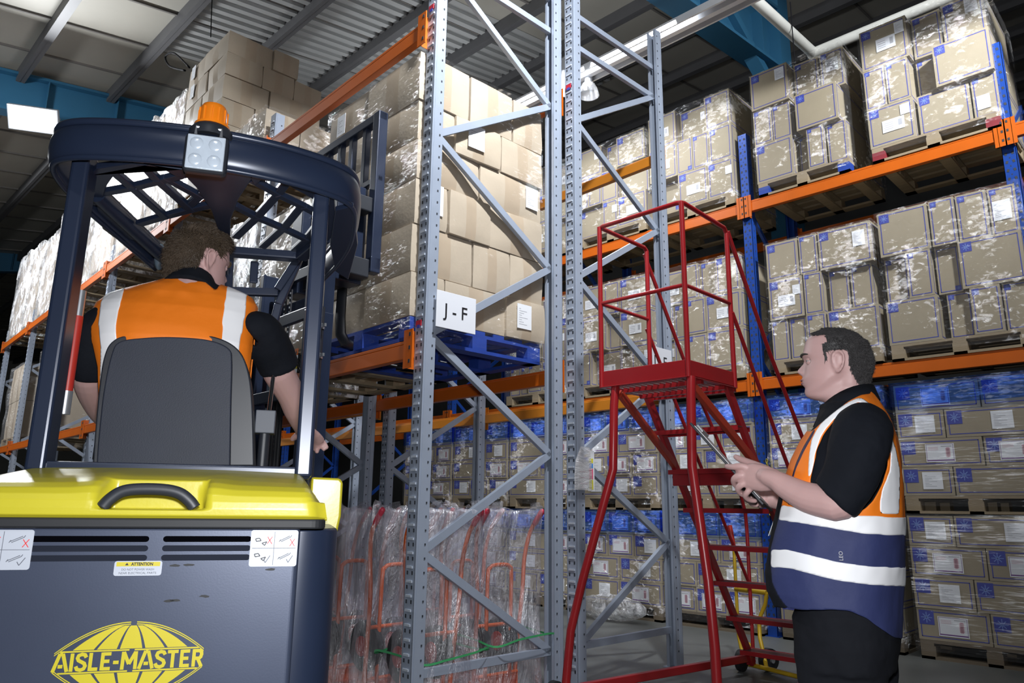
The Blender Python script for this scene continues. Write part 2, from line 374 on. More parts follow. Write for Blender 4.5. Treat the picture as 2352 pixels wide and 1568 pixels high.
# ================================================================== racking
def upright_mb(h, su, sv, slots=True, bluehole=False, m=GREY):
    """column along z, local x = along the row (faces -x and +x), local y = depth; holes on the -y face and the -x/+x faces"""
    mb = MB(); hx, hy = su/2, sv/2
    mb.box((0, -hy+.002, h/2), (su, .004, h), m)             # front web
    for s in (-1, 1):
        mb.box((s*(hx-.002), -.0, h/2), (.004, sv, h), m)     # flanges
        mb.box((s*(hx-.012), hy-.002, h/2), (.022, .004, h), m)
        mb.box((s*(hx+.0005), -hy*.35, h/2), (.003, sv*.28, h), m)   # rolled ridge
    return mb, hx, hy
def upright(h, parent, loc, flip=False, name='upright', kind='grey'):
    su, sv = (.09, .085) if kind == 'grey' else (.1, .09)
    mb, hx, hy = upright_mb(h, su, sv, m=GREY if kind == 'grey' else BLUE)
    z = .12
    while z < h-.04:
        if kind == 'grey':
            for s in (-.022, .022): mb.box((s, -hy-.0006, z), (.012, .0015, .02), GREY_D)
            mb.box((0, -hy-.003, z+.03), (.05, .007, .012), GREY_T)
            for s in (-1, 1):
                mb.box((s*(hx+.0022), hy*.45, z), (.0015, .009, .011), GREY_D)
        else:
            for s in (-.024, .024):
                mb.box((s, -hy-.0006, z), (.018, .0015, .024), GREY_D, Matrix.Rotation(.3*(1 if s < 0 else -1), 3, 'Y'))
            mb.box((0, -hy-.0006, z+.037), (.008, .0015, .01), GREY_D)
            for s in (-1, 1): mb.box((s*(hx+.0022), 0, z), (.0015, .012, .016), GREY_D)
        z += .075
    o = mb.build(name, parent, loc)
    if flip: o.rotation_euler[2] = PI
    return o
def frame(loc, yaw, depth, h_front, h_back, nodes, kind, lab, group=None):
    """rack end frame. local x = along the row, y = depth. nodes: list of ((side, z), (side, z))"""
    t = thing('rack_frame', lab, 'rack frame', loc, yaw, group); mtl = GREY if kind == 'grey' else BLUE
    upright(h_front, t, (0, .0, 0), False, kind=kind); upright(h_back, t, (0, depth, 0), True, kind=kind)
    for (s0, z0), (s1, z1) in nodes:
        mb = MB(); p = (0.0, .03 if s0 == 0 else depth-.03, z0); q = (0.0, .03 if s1 == 0 else depth-.03, z1)
        d = (Vector(q)-Vector(p)).normalized(); n = Vector((1, 0, 0)).cross(d)
        mb.bar(p, q, .004, .045, mtl, up=n)
        P = lambda s: (Vector(p)+n*s+Vector((-.014, 0, 0)), Vector(q)+n*s+Vector((-.014, 0, 0)))
        for s in (-.0215, .0215): a, b = P(s); mb.bar(a, b, .03, .004, mtl, up=n)
        mb.build('brace', t)
    for yy in (0, depth):
        mb = MB(); mb.box((0, yy, .003), (.14, .13, .006), mtl); mb.build('base_plate', t)
    return t
def zigzag(h, side=1):
    """the photographed bracing pattern"""
    n = [((0, .265), (1, .265))]
    s, z = side, .265; zs = [.9, 1.5, 2.15, 2.8, 3.45, 4.07, 4.71]
    for k, z2 in enumerate(zs):
        if z2 > h-.2: break
        n.append(((s, z), (1-s, z2))); s, z = 1-s, z2
    if h > 5.2: n.append(((0, 4.72), (1, 4.71))); n.append(((0, 5.0), (1, 5.0)))
    return n
JD = 1.10
def jframe(u, row, lab, h=5.6, hb=5.6, group='grey rack frames further along the rows'):
    v0 = -2.40 if row == 'F' else -1.08
    return frame(J(u, v0), JYAW, JD, h, hb, zigzag(h, 1 if row == 'F' else 0), 'grey', lab, group)
jframe(0.045, 'F', 'tall grey rack frame at the row end carrying the J-F sign', 5.9, 5.9, None)
jframe(0.045, 'E', 'tall grey rack frame at the row end behind the red ladder, carrying the J-E sign', 5.8, 5.36, None)
for k in range(1, 7):
    w = ['', 'second', 'third', 'fourth', 'fifth', 'sixth', 'seventh'][k]
    jframe(2.35*k, 'F', f'grey rack frame of the front row, {w} counted from the J-F sign', 4.5, 4.5)
    if k < 4: jframe(2.35*k, 'E', f'grey rack frame of the rear row, {w} counted from the J-E sign', 4.5, 4.5)
def beam(x0, x1, P, yaw, ztop, m, lab, group, d=.11, bkt=True):
    """beam between two uprights; local x from x0 to x1 along the row"""
    t = thing('rack_beam', lab, 'rack beam', (P[0], P[1], ztop), yaw, group)
    mb = MB(); mb.bx((x0, -.025, -d), (x1, .025, -.022), m); mb.bx((x0, -.025, -.022), (x1, .0, 0), m); mb.build('rail', t, bevel=.004)
    for x in (x0, x1):
        mb = MB(); s = 1 if x == x0 else -1
        mb.bx((x-s*.055, -.034, -d-.06), (x+s*.03, -.027, .06), m); mb.bx((x-s*.002, -.034, -d-.06), (x+s*.002, .03, .06), m)
        for zz in (-.13, -.05, .03): mb.box((x-s*.03, -.0345, zz), (.016, .002, .022), GREY_D)
        mb.build('end_plate', t)
    return t
def jbeam(k, v, z, m, lab, front=True):
    u0, u1 = 2.35*k+.09, 2.35*(k+1)
    P = J(0, v+(-.065 if front else .065)); yaw = JYAW if front else JYAW+PI
    # local +x points to -a (towards the camera side)
    return beam(-u1, -u0, P, yaw, z, m, lab, 'beams of the grey racking') if front else beam(u0, u1, P, yaw, z, m, lab, 'beams of the grey racking')
bayw = ['end', 'second', 'third', 'fourth', 'fifth', 'sixth', 'seventh']
for k in range(6):
    for z, zn in ((2.1, 'lower'), (4.21, 'upper')):
        jbeam(k, -2.40, z, ORANGE, f'orange {zn} front beam of the {bayw[k]} bay in the J-F row')
        if k < 4: jbeam(k, -1.30, z, ORANGE, f'orange {zn} rear beam of the {bayw[k]} bay in the J-F row', False)
for k in range(3):
    for z, zn in ((2.1, 'lower'), (4.22, 'upper')):
        if k: jbeam(k, -1.08, z, AMBER, f'amber {zn} front beam of the {bayw[k]} bay in the J-E row')
        jbeam(k, .02, z, AMBER, f'amber {zn} rear beam of the {bayw[k]} bay in the J-E row', False)
# blue racking along the back of the aisle
RX = [-3.335+2.35*i for i in range(-4, 4)]; RY = 7.0
rn = {0: 'far left', 1: 'left', 2: 'left of the grey frames', 3: '', 4: '', 5: ''}
blab = {4: 'blue rack frame standing behind the red ladder', 5: 'blue rack frame at the right edge beside the topmost pallet', 3: 'blue rack frame behind the grey J-E frame, its top hidden by loads', 2: 'blue rack frame seen through the J-F frame', 1: 'blue rack frame deep in shadow left of the J-F frame', 0: 'blue rack frame farthest down the blue racking', 6: 'blue rack frame just beyond the right edge', 7: ''}
for i, x in enumerate(RX[:7]):
    nd = [((0, .3), (1, .3))]; s, z = 1, .3
    for z2 in (1.1, 1.9, 2.7, 3.5, 4.3, 5.0): nd.append(((s, z), (1-s, z2))); s, z = 1-s, z2
    frame((x, RY, 0), 0, 1.1, 5.13, 5.0, nd, 'blue', blab[i])
for i in range(6):
    x0, x1 = RX[i]+.05, RX[i+1]-.05
    for z, zn in ((2.44, 'lower'), (4.33, 'upper')):
        where = ['farthest', 'second farthest', 'third farthest', 'left-of-ladder', 'middle', 'rightmost'][i]
        where = {0: 'the farthest bay', 1: 'the second farthest bay', 2: 'the bay behind the J-F frame', 3: 'the bay behind the red ladder', 4: 'the bay above the standing man', 5: 'the bay cut by the right edge'}[i]
        beam(x0, x1, (0, RY-.065), 0, z, ORANGE, f'orange {zn} front beam of blue racking, {where}', 'beams of the blue racking', .12)
        beam(-x1, -x0, (0, RY+1.165), PI, z, ORANGE, f'orange {zn} rear beam of blue racking, {where}', 'beams of the blue racking', .12)
# ================================================================== cartons, pallets, wrap
def strip_frame(mb, o, ux, uz, n, w, h, ins, lw, m):
    """rectangular printed line on a face: o lower-left corner, ux/uz axes, n normal"""
    o, ux, uz, n = Vector(o), Vector(ux), Vector(uz), Vector(n)
    def q(a, b, c, d): mb.poly([o+ux*x+uz*z+n*.0012 for x, z in ((a, b), (c, b), (c, d), (a, d))], m)
    q(ins, ins, w-ins, ins+lw); q(ins, h-ins-lw, w-ins, h-ins); q(ins, ins, ins+lw, h-ins); q(w-ins-lw, ins, w-ins, h-ins)
def logo(mb, o, ux, uz, n, s):
    o, ux, uz, n = Vector(o), Vector(ux), Vector(uz), Vector(n)
    def q(a, b, c, d, m, e=.0018): mb.poly([o+ux*x+uz*z+n*e for x, z in ((a, b), (c, b), (c, d), (a, d))], m)
    q(0, 0, s, s, INK)
    c = s/2
    q(c-.03*s, .12*s, c+.03*s, .88*s, INKL, .0024); q(.12*s, c-.03*s, .88*s, c+.03*s, INKL, .0024)
    for a, b in ((-1, -1), (1, 1), (-1, 1), (1, -1)):
        mb.poly([o+ux*(c+a*d1*s)+uz*(c+b*d2*s)+n*.0024 for d1, d2 in ((.02, .07), (.07, .02), (.26, .22), (.22, .26))], INKL)
CARTON_MESH = {}
def carton_mesh(w, d, h, printed, seed):
    key = (round(w, 2), round(d, 2), round(h, 2), printed, seed)
    if key in CARTON_MESH: return CARTON_MESH[key]
    mb = MB(); w2 = w-.006; h2 = h-.003
    me = None
    if printed:
        mb.bx((-w2/2, 0, 0), (w2/2, d-.004, h2), CARD)
        ins = min(.022, w*.08)
        strip_frame(mb, (-w2/2, 0, 0), (1, 0, 0), (0, 0, 1), (0, -1, 0), w2, h2, ins, .007, INK)
        strip_frame(mb, (w2/2, 0, 0), (0, 1, 0), (0, 0, 1), (1, 0, 0), d-.004, h2, ins, .007, INK)
        s = min(.085, w*.24, h*.3) if printed < 3 else .11
        if printed in (1, 3): logo(mb, (-w2/2+ins*.7, 0, h2-ins*.7-s), (1, 0, 0), (0, 0, 1), (0, -1, 0), s)
        if printed == 2: logo(mb, (w2/2-ins*.7-s, 0, ins*.7), (1, 0, 0), (0, 0, 1), (0, -1, 0), s)
        me = mb.mesh('carton')
    else:
        # plain, slightly crushed carton: a subdivided, bulged box with tape over the seams
        rnd = random.Random(seed)
        bm = bmesh.new(); bmesh.ops.create_cube(bm, size=1)
        bmesh.ops.subdivide_edges(bm, edges=bm.edges, cuts=7, use_grid_fill=True)
        off = Vector((rnd.uniform(0, 50), rnd.uniform(0, 50), 0)); bul = rnd.uniform(.006, .016); sag = rnd.uniform(0, .018)
        for v in bm.verts:
            x, y, z = v.co*2
            p = Vector((x*w2/2, (y+1)/2*(d-.006), (z+1)/2*h2))
            k = (1-x*x*.9)*(1-z*z*.9)
            nz = noise.noise(p*3.2+off)
            if abs(y) > .99: p.y += (1 if y > 0 else -1)*(bul*k+nz*.009*(1-abs(z)**4*.8))
            if abs(x) > .99: p.x += (1 if x > 0 else -1)*(bul*(1-y*y*.9)*(1-z*z*.9)+nz*.007)
            if z > .99: p.z -= sag*(1-x*x)*(1-y*y*.5)*.8
            r = .012; cx = max(0, abs(x)-.86); cz = max(0, abs(z)-.86); cy = max(0, abs(y)-.86)
            if cx and cz: p.x -= math.copysign(r*cx*cz*30*.3, x); p.z -= math.copysign(r*cx*cz*30*.3, z)
            if cy and cz: p.y -= math.copysign(r*cy*cz*30*.3, y)
            v.co = p
        me = bpy.data.meshes.new('carton'); bm.to_mesh(me); bm.free(); me.materials.append(CARD2); me.materials.append(TAPE)
        tw = .028
        for f in me.polygons:
            c = f.center; n = f.normal
            if abs(n.z) < .6 and (abs(c.x if abs(n.y) > abs(n.x) else c.y-d/2) < tw+.02) : f.material_index = 1
        me.polygons.foreach_set('use_smooth', [True]*len(me.polygons)); me.set_sharp_from_angle(angle=.6)
    CARTON_MESH[key] = me; return me
LABEL_MESH = {}
def label_mesh(kind, w, h):
    key = (kind, round(w, 3), round(h, 3))
    if key in LABEL_MESH: return LABEL_MESH[key]
    mb = MB(); mb.bx((-w/2, -.0016, 0), (w/2, 0, h), PAPER)
    def q(a, b, c, d, m): mb.poly([(-w/2+x*w, -.002, z*h) for x, z in ((a, b), (c, b), (c, d), (a, d))], m)
    if kind == 'emblem':
        q(.04, .06, .96, .12, PURPLE); q(.55, .82, .92, .87, GTEXT); q(.03, .03, .045, .97, PURPLE); q(.955, .03, .97, .97, PURPLE); q(.03, .95, .97, .97, PURPLE)
        for i in range(6): q(.70, .28+i*.08, .86, .34+i*.08, PINK)
        q(.73, .24, .83, .78, PINK)
        for i in range(3): q(.1, .66+i*.07, .45, .68+i*.07, PINK)
    elif kind == 'sheet':
        for i in range(8): q(.12, .16+i*.09, .12+.6*(.6+.4*math.sin(i*2.3+1)), .185+i*.09, GTEXT)
    elif kind == 'address':
        q(.72, .3, .9, .82, GTEXT)
        for i in range(4): q(.08, .2+i*.17, .5, .25+i*.17, GTEXT)
    me = mb.mesh('paper_label'); LABEL_MESH[key] = me; return me
def carton(P, yaw, w, d, h, printed, seed, label, group, stick=None):
    me = carton_mesh(w, d, h, printed, seed)
    o = link('carton', me, None, P, yaw); tag(o, label, 'carton', group)
    for k, (kind, lx, lz, lw, lh) in enumerate(stick or []):
        s = link('paper_label', label_mesh(kind, lw, lh), o, (lx*w, -.004 if printed else -.018, lz*h))
        if kind == 'emblem': s['label'] = 'white printed label with a pink emblem'
    return o
def pallet(P, yaw, w, d, m, label, group, blocks=None, bcol=None):
    t = thing('pallet', label, 'pallet', P, yaw, group)
    hb, ht = .022, .022; H_ = .144
    mb = MB(); nb = 7
    for i in range(nb):
        x = -0; y0 = d*i/(nb-1)*(1-.1/d); mb.bx((-w/2, y0, H_-ht), (w/2, y0+.095, H_), m)
    for x in (-w/2+.05, 0, w/2-.05): mb.bx((x-.05, 0, H_-2*ht), (x+.05, d, H_-ht), m)
    mb.build('deck', t)
    mb = MB()
    for x in (-w/2+.05, 0, w/2-.05): mb.bx((x-.05, 0, 0), (x+.05, d, hb), m)
    mb.bx((-w/2, 0, 0), (w/2, .09, hb), m); mb.bx((-w/2, d-.09, 0), (w/2, d, hb), m)
    mb.build('base_board', t)
    me = None
    for x in (-w/2+.055, 0, w/2-.055):
        for y in (.06, d/2, d-.06):
            if me is None or bcol:
                mb = MB(); mm = (bcol if (bcol and y < .1 and abs(x) > .1) else m); mb.bx((-.055, -.06, hb), (.055, .06, H_-2*ht), mm); me2 = mb.mesh('block')
                if not bcol: me = me2
            link('block', me2 if bcol else me, t, (x, y, 0))
    return t
def film(P, yaw, w, d, h, z0, m, label, group, seed=0, amp=.01, prof=None, sides=(1, 1), front=True, over=.06):
    """wrapping film round a load: front and two side sheets plus the gathered top rim"""
    off = Vector((seed*3.7, seed*1.3, 0)); nz_ = 24; path = []
    e = .012
    nx, ny = 26, 14
    if sides[0]: path += [(-w/2-e, d*(1-i/ny)) for i in range(ny)]
    path += [(-w/2-e+(w+2*e)*i/nx, -e) for i in range(nx+1)]
    if sides[1]: path += [(w/2+e, d*(i+1)/ny) for i in range(ny)]
    R = []
    for k in range(nz_+4):
        t = k/nz_; row = []
        for (x, y) in path:
            z = z0+(h-z0+.008)*min(t, 1); p = Vector((x, y, z))
            nn = noise.noise(Vector((x*4, y*4, z*2.5))+off)+.5*noise.noise(Vector((x*11, y*11, z*5))+off)
            ox = (1 if x > w/2 else -1 if x < -w/2 else 0); oy = -1 if y < 0 else 0
            n = Vector((ox, oy, 0))
            if n.length: n.normalize()
            p += n*amp*(nn+.35)
            if t > 1:
                q = (t-1)*nz_/3; p -= n*over*q*1.6; p.z += .006*nn
                p.y = max(p.y, -.02)
            row.append(p)
        R.append(row)
    mb = MB(); mb.rings(R, m, close=False)
    o = mb.build('stretch_film', None, P, yaw, smooth=True, fix=False)
    return tag(o, label, 'stretch film', group)
rs = random.Random(5)
def printed_load(x0, z0, rows, desc, pdesc, wood=WOOD, Y=6.9, d=1.0, big=False, fm=FILM, fseed=1, famp=.012, bcol=None, ends=True, film_label=None, y_film=None):
    """rows bottom to top: (height, [(x offset, width, recess, printed, stickers), ...]); x0 left end in world X"""
    W_ = max(o+w for h, r in rows for (o, w, *_q) in r)
    pallet((x0+W_/2, Y, z0), 0, W_-.02, d, wood, pdesc, 'pallets in the blue racking', bcol=bcol)
    z = z0+.146; n = len(rows)
    lay = {0: 'bottom', n-1: 'top'}
    for ri, (h, r) in enumerate(rows):
        nm = lay.get(ri) or (['', 'second lowest', 'third lowest', 'fourth lowest'][ri] if n > 3 else 'middle')
        for ci, (o, w, rec, pr, st) in enumerate(r):
            dd = d*.5-rec if not (ends and ci == len(r)-1) else d-rec-.0
            hx = h if len((o, w, rec, pr, st)) else h
            word = 'only' if len(r) == 1 else ('leftmost' if ci == 0 else 'rightmost' if ci == len(r)-1 else ORD[ci]+' from left')
            carton((x0+o+w/2, Y+rec+.0, z), 0, w, dd, h, pr, 0, f'blue-lined carton, {word}, {nm} layer, {desc}', 'blue-lined cartons on the blue racking', st)
        z += h
    if fm: film((x0+W_/2, Y, z0), 0, W_, d, z-z0, .06, fm, film_label or f'clear stretch film, {desc}', 'stretch film round the loads', fseed, famp)
A1 = [('address', .02, .30, .17, .115)]; A2 = [('sheet', .32, .55, .075, .095)]; S1 = [('sheet', .25, .35, .11, .16)]
E_ = [('emblem', -.05, .14, .2, .13)]; EW = [('emblem', .0, .16, .215, .15)]; S2 = [('sheet', .1, .22, .15, .14)]; NO = []
def R3(seed, W_=1.05, nr=3, hh=.41, printed=1):
    q = random.Random(seed); rows = []
    for i in range(nr):
        ws = q.choice([[.36, .2, .2, .27], [.2, .38, .19, .26], [.4, .22, .4], [.19, .2, .24, .4], [.36, .36, .3]]); s = W_/sum(ws); r = []; o = 0
        for k, w in enumerate(ws):
            w *= s; rec = 0 if q.random() < .7 else q.uniform(.05, .14)
            st = A1 if (w > .33 and q.random() < .5) else (A2 if q.random() < .25 else NO)
            r.append((o, w, rec, printed if q.random() < .85 else 2, st)); o += w
        rows.append((hh*q.uniform(.96, 1.04), r))
    return rows
# --- bay above the standing man, lower beam (z 2.44)
ZB1, ZB2 = 2.44, 4.33
printed_load(-3.13, ZB1, [
    (.41, [(0, .17, .02, 1, NO), (.18, .17, .03, 1, NO), (.36, .19, .0, 1, NO), (.56, .46, 0, 1, NO)]),
    (.41, [(0, .35, 0, 1, A1+A2), (.36, .18, 0, 1, NO), (.575, .19, .07, 1, NO), (.78, .20, .06, 1, NO)]),
    (.39, [(0, .33, .0, 1, NO), (.34, .18, .0, 1, NO), (.53, .49, 0, 1, [('sheet', .27, .42, .11, .15)])])],
    'pallet behind the man\'s head, lower shelf', 'bare wooden pallet behind the standing man\'s head', fseed=1)
printed_load(-2.05, ZB1, [
    (.40, [(0, .42, 0, 1, NO), (.47, .19, .07, 1, NO), (.66, .22, .0, 1, NO), (.885, .2, .03, 1, NO)]),
    (.42, [(0, .2, .08, 1, NO), (.205, .2, 0, 1, NO), (.42, .19, .06, 2, NO), (.615, .46, 0, 1, NO)]),
    (.42, [(0, .42, 0, 1, NO), (.43, .2, 0, 1, NO), (.635, .23, .02, 1, NO), (.87, .2, .05, 1, [('sheet', -.05, .3, .13, .17)])])],
    'pallet right of the man\'s head, lower shelf', 'wooden pallet on the lower orange beam at the right edge', fseed=2)
printed_load(-3.17, ZB2, [
    (.43, [(0, .4, 0, 1, NO), (.41, .12, .14, 1, NO), (.545, .17, 0, 1, NO), (.73, .19, .04, 1, NO)]),
    (.40, [(0, .2, 0, 1, NO), (.2, .2, .02, 1, NO), (.46, .42, -.02, 1, NO)]),
    (.42, [(0, .41, -.02, 1, [('sheet', .3, .6, .1, .13)]), (.43, .26, .1, 1, NO), (.7, .24, .1, 1, [('sheet', .0, .45, .12, .14)])])],
    'middle pallet on the top shelf', 'wooden pallet with a blue-tipped block under the middle top-shelf load', fseed=3, bcol=PBLUE)
printed_load(-2.04, ZB2, [
    (.40, [(0, .40, 0, 1, [('address', .05, .3, .19, .12), ('sheet', .32, .62, .08, .1)]), (.42, .42, .05, 1, NO), (.85, .2, .05, 1, [('sheet', -.1, .2, .1, .13)])]),
    (.41, [(0, .19, 0, 1, NO), (.195, .2, 0, 1, NO), (.42, .18, .16, 1, NO), (.6, .45, 0, 1, NO)]),
    (.43, [(0, .42, 0, 1, [('address', .05, .35, .17, .13), ('sheet', .35, .62, .08, .12)]), (.43, .25, .12, 1, NO), (.69, .34, .1, 1, [('sheet', .2, .6, .1, .15)])])],
    'rightmost pallet on the top shelf', 'wooden pallet with two red end blocks on the top orange beam', fseed=4, bcol=PRED)
# --- bay behind the ladder and further left, generated layouts
def gen_bay(i, seeds, tops=(.41, .42)):
    xs = RX[i]
    names = {3: 'bay behind the red ladder', 2: 'bay behind the J-F frame', 1: 'far shadowed bay'}[i]
    for k in ((0, 1) if i == 3 else (1,)):
        sd = ['left', 'right'][k]
        for z, zn in ((ZB1, 'lower'), (ZB2, 'top')):
            nr = 3
            printed_load(xs+.08+1.12*k, z, R3(seeds+k*7+(3 if z == ZB2 else 0), 1.06, nr, .40), f'{sd} {zn} pallet, {names}', f'{sd} wooden pallet on the {zn} beam, {names}', fseed=seeds+k, fm=FILM)
gen_bay(3, 20); gen_bay(2, 43)
# --- ground stacks: two loads one above the other, low wide cartons
def ground(x0, desc, seed, d=1.0, spec=None, Y=6.9, top_blue=True, wmax=1.05, rowsn=(4, 4), fmv=None):
    q = random.Random(seed)
    for lev, z0 in ((0, .0), (1, 1.14)):
        n = rowsn[lev]; hh = .245 if lev == 0 else .235
        rows = []
        for i in range(n):
            r = []; o = 0
            ws = (spec[lev][i] if spec else q.choice([[.36, .66], [.5, .53], [.62, .4], [.34, .34, .34]])); s = wmax/sum(ws)
            for k, w in enumerate(ws):
                w *= s; c = q.random()
                st = (EW if (w < .55 and c < .55) else S2 if c < .8 else NO) if not spec else {0: EW, 1: S2, 2: NO}[(i+k+lev) % 3 if k else (i+lev) % 2]
                r.append((o, w, q.choice([0, 0, .01]), 3, st)); o += w+.004
            rows.append((hh, r))
        nm = 'lower' if lev == 0 else 'upper'
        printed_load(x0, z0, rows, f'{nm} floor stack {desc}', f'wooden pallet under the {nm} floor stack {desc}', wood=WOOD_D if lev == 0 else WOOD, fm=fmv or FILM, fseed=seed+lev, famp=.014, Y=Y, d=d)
    if top_blue: 
        film((x0+wmax/2, Y-.012, 1.14), 0, wmax+.02, .7, 1.1, .90, FILM_BL, f'blue-tinted film band round the top, floor stack {desc}', 'blue film bands', seed+9, .01)
        if x0 < -4: film((x0+wmax/2, Y-.012, 0), 0, wmax+.02, .7, 1.13, .90, FILM_BL, f'blue-tinted film band on the lower load, floor stack {desc}', 'blue film bands', seed+12, .01)
ground(-2.06, 'right of the man', 71, fmv=FILM_H, spec=[[[.50, .5], [.40, .55], [.55, .5], [.35, .7]], [[.38, .64], [.62, .42], [.36, .66], [.64, .4]]])
ground(-3.22, 'behind the man', 74, spec=[[[.5, .54], [.62, .4], [.5, .54], [.36, .66]], [[.5, .54], [.36, .66], [.5, .54], [.62, .4]]])
for j, (x0, dsc, sd) in enumerate(((-4.45, 'behind the ladder steps', 81), (-5.55, 'left of the ladder legs', 85), (-6.75, 'behind the J-F frame', 90), (-7.85, 'farther behind the J-F frame', 95), (-8.95, 'farthest behind the J-F frame', 99))):
    ground(x0, dsc, sd, rowsn=(4, 4))
# partly seen load at the top right corner
printed_load(.98+.05, ZB2, [(.42, [(0, .5, .0, 1, NO), (.5, .5, 0, 1, NO)]), (.42, [(0, .4, 0, 1, NO), (.4, .6, 0, 1, NO)]), (.42, [(0, .5, 0, 1, NO), (.5, .5, 0, 1, NO)])][:0] or [(.42, [(0, .5, 0, 1, NO), (.5, .55, 0, 1, NO)])], 'pallet past the blue right-hand frame', 'wooden pallet past the blue right-hand frame', fm=None)
# --- J-F row: plain carton loads
def plain_load(u0, z0, layers, v0, desc, pm, pdesc, fm, seed, wid=1.15, dep=1.1, group='plain brown cartons of the J-F row', fcols=(.52, .62), big=None, pal=True):
    """u0 = near end (towards the aisle end), load reaches u0+wid; layers: (height, [v widths])"""
    q = random.Random(seed)
    if pal: pallet(J(u0+wid/2, v0, z0), JYAW, wid-.02, dep, pm, pdesc, 'pallets in the J-F row')
    z = z0+.146; n = len(layers)
    for li, (h, vs_) in enumerate(layers):
        nm = 'bottom' if li == 0 else 'top' if li == n-1 else f'{ORD[li]} layer up'
        if 'layer' not in nm: nm += ' layer'
        v = v0+q.uniform(-.01, .01); e = fcols[li % 2]
        for k, w in enumerate(vs_):
            st = []
            if big and (li, k) in big: st = big[(li, k)]
            # end cartons: their long printed side faces the aisle end (+x local)
            P = J(u0+e/2+q.uniform(-.012, .014), v, z)
            c = carton(P, JYAW+q.uniform(-.025, .025), e-.004, w-.006, h, 0, seed*31+li*5+k, f'brown carton, {ORD[k]} from front, {nm}, {desc}', group)
            for (kind, ly, lz, lw, lh) in st:
                s = link('paper_label', label_mesh(kind, lw, lh), c, (e/2+.014, w*ly, lz*h)); s.rotation_euler[2] = PI/2
            v += w
        if wid-e > .1:
            st = [('sheet', -.15, .3, .11, .16)] if (li in (1, 4, 5)) else None
            carton(J(u0+e+(wid-e)/2, v0+q.uniform(-.008, .012), z), JYAW+q.uniform(-.01, .01), wid-e-.004, .55, h, 0, seed*31+li*5+4, f'brown carton on aisle front, {nm}, {desc}', group, st)
        z += h
    if fm: film(J(u0+wid/2, v0, z0), JYAW, wid, dep, z-z0, .03, fm, f'clear stretch film, {desc}', 'stretch film round the loads', seed, .012)
    return z
SL = lambda *a: [a]
plain_load(.1, 2.11, [(.28, [.26, .52, .36]), (.31, [.49, .33, .32]), (.30, [.26, .36, .5]), (.27, [.52, .6]), (.27, [.3, .4, .42]), (.34, [.42, .4, .3])], -2.47,
    'big load at the J-F sign', PBLUE, 'blue pallet on the lower beam behind the J-F sign',
    film_mat('thin_stretch_film', base=.002, peak=.6, haze=.015, rough=.2, scale=15, lo=.58, hi=.7, dist=.06), 3,
    big={(0, 2): [('sheet', .4, .25, .13, .17)], (2, 0): [('sheet', .5, .3, .15, .2)], (4, 1): [('sheet', .4, .25, .14, .17)], (3, 1): [('sheet', .8, .3, .12, .16)]})
plain_load(1.29, 2.11, [(.3, [.5, .6]), (.31, [.4, .7]), (.3, [.5, .6]), (.3, [.6, .5])], -2.45, 'load hidden behind the mast', WOOD, 'wooden pallet under the load behind the mast', FILM, 4, wid=1.0)
plain_load(2.5, 4.22, [(.27, [.35, .4, .35])], -2.45, 'low load beside the tall stack', WOOD, 'wooden pallet under the low load on the upper beam', FILM, 5, wid=.95, fcols=(.5, .5))
plain_load(3.62, 4.22, [(.30, [.36, .4, .34]), (.28, [.55, .55]), (.28, [.36, .4, .34]), (.27, [.5, .6]), (.26, [.4, .36, .34]), (.25, [.5, .3])], -2.45, 'tall stack on the upper beam', WOOD, 'wooden pallet under the tall stack on the upper beam', None, 6, wid=1.1)
# wrapped bright loads along the upper beam of the J-F row
def bright_load(u0, z0, wid, ht, n, desc, seed, fm=FILM_B, rows=4, wd=WOOD):
    q = random.Random(seed)
    pallet(J(u0+wid/2, -2.42, z0), JYAW, wid-.02, 1.1, wd, f'wooden pallet, {desc}', 'pallets in the J-F row')
    z = z0+.146; h = (ht-.146)/rows
    for r in range(rows):
        nn = 2
        for k in range(nn):
            w = wid/nn; nm = 'bottom' if r == 0 else 'top' if r == rows-1 else ORD[r]+' up'
            wd_ = ['right', 'left'][k] if nn == 2 else ['right', 'middle', 'left'][k]
            carton(J(u0+w*(k+.5), -2.42+q.uniform(0, .03), z), JYAW, w, .9, h, 0, 900+(r*3+k+seed) % 7, f'brown carton, {wd_} in the {nm} row, {desc}', 'wrapped brown cartons along the J-F row')
        z += h
    film(J(u0+wid/2, -2.42, z0), JYAW, wid, 1.1, ht, .0, fm, f'shiny stretch film, {desc}', 'stretch film round the loads', seed, .028)
i = 0
for bay in (2, 3, 4, 5):
    for k in (0, 1):
        if bay == 2 and k == 0: pass
        bright_load(2.35*bay+.12+1.12*k+.0, 4.22, 1.05, 1.62+.12*math.sin(i*2.1), 3, f'upper load in the {bayw[bay]} bay, {["near", "far"][k]} half', 30+i, rows=2); i += 1
bright_load(2.5, 2.11, 1.05, 1.5, 3, 'lower load in the second bay', 50, FILM_B, rows=2)
bright_load(3.6, 2.11, 1.0, 1.5, 3, 'lower load in the second bay, far half', 51, FILM_B, rows=2)
FILM_D = film_mat('dull_stretch_film', base=.004, peak=.6, haze=.12, rough=.2, scale=12, lo=.55, hi=.68)
bright_load(9.55, 2.11, 1.05, 1.45, 3, 'lower load in the fifth bay', 52, FILM_D, rows=2)
bright_load(11.95, 2.11, 1.05, 1.45, 3, 'lower load in the sixth bay', 53, FILM_D, rows=2)
bright_load(10.65, .0, 1.05, 1.5, 3, 'floor load in the fifth bay', 54, FILM_D, rows=2)
bright_load(11.95, .0, 1.05, 1.5, 3, 'floor load in the sixth bay', 55, FILM_D, rows=2)
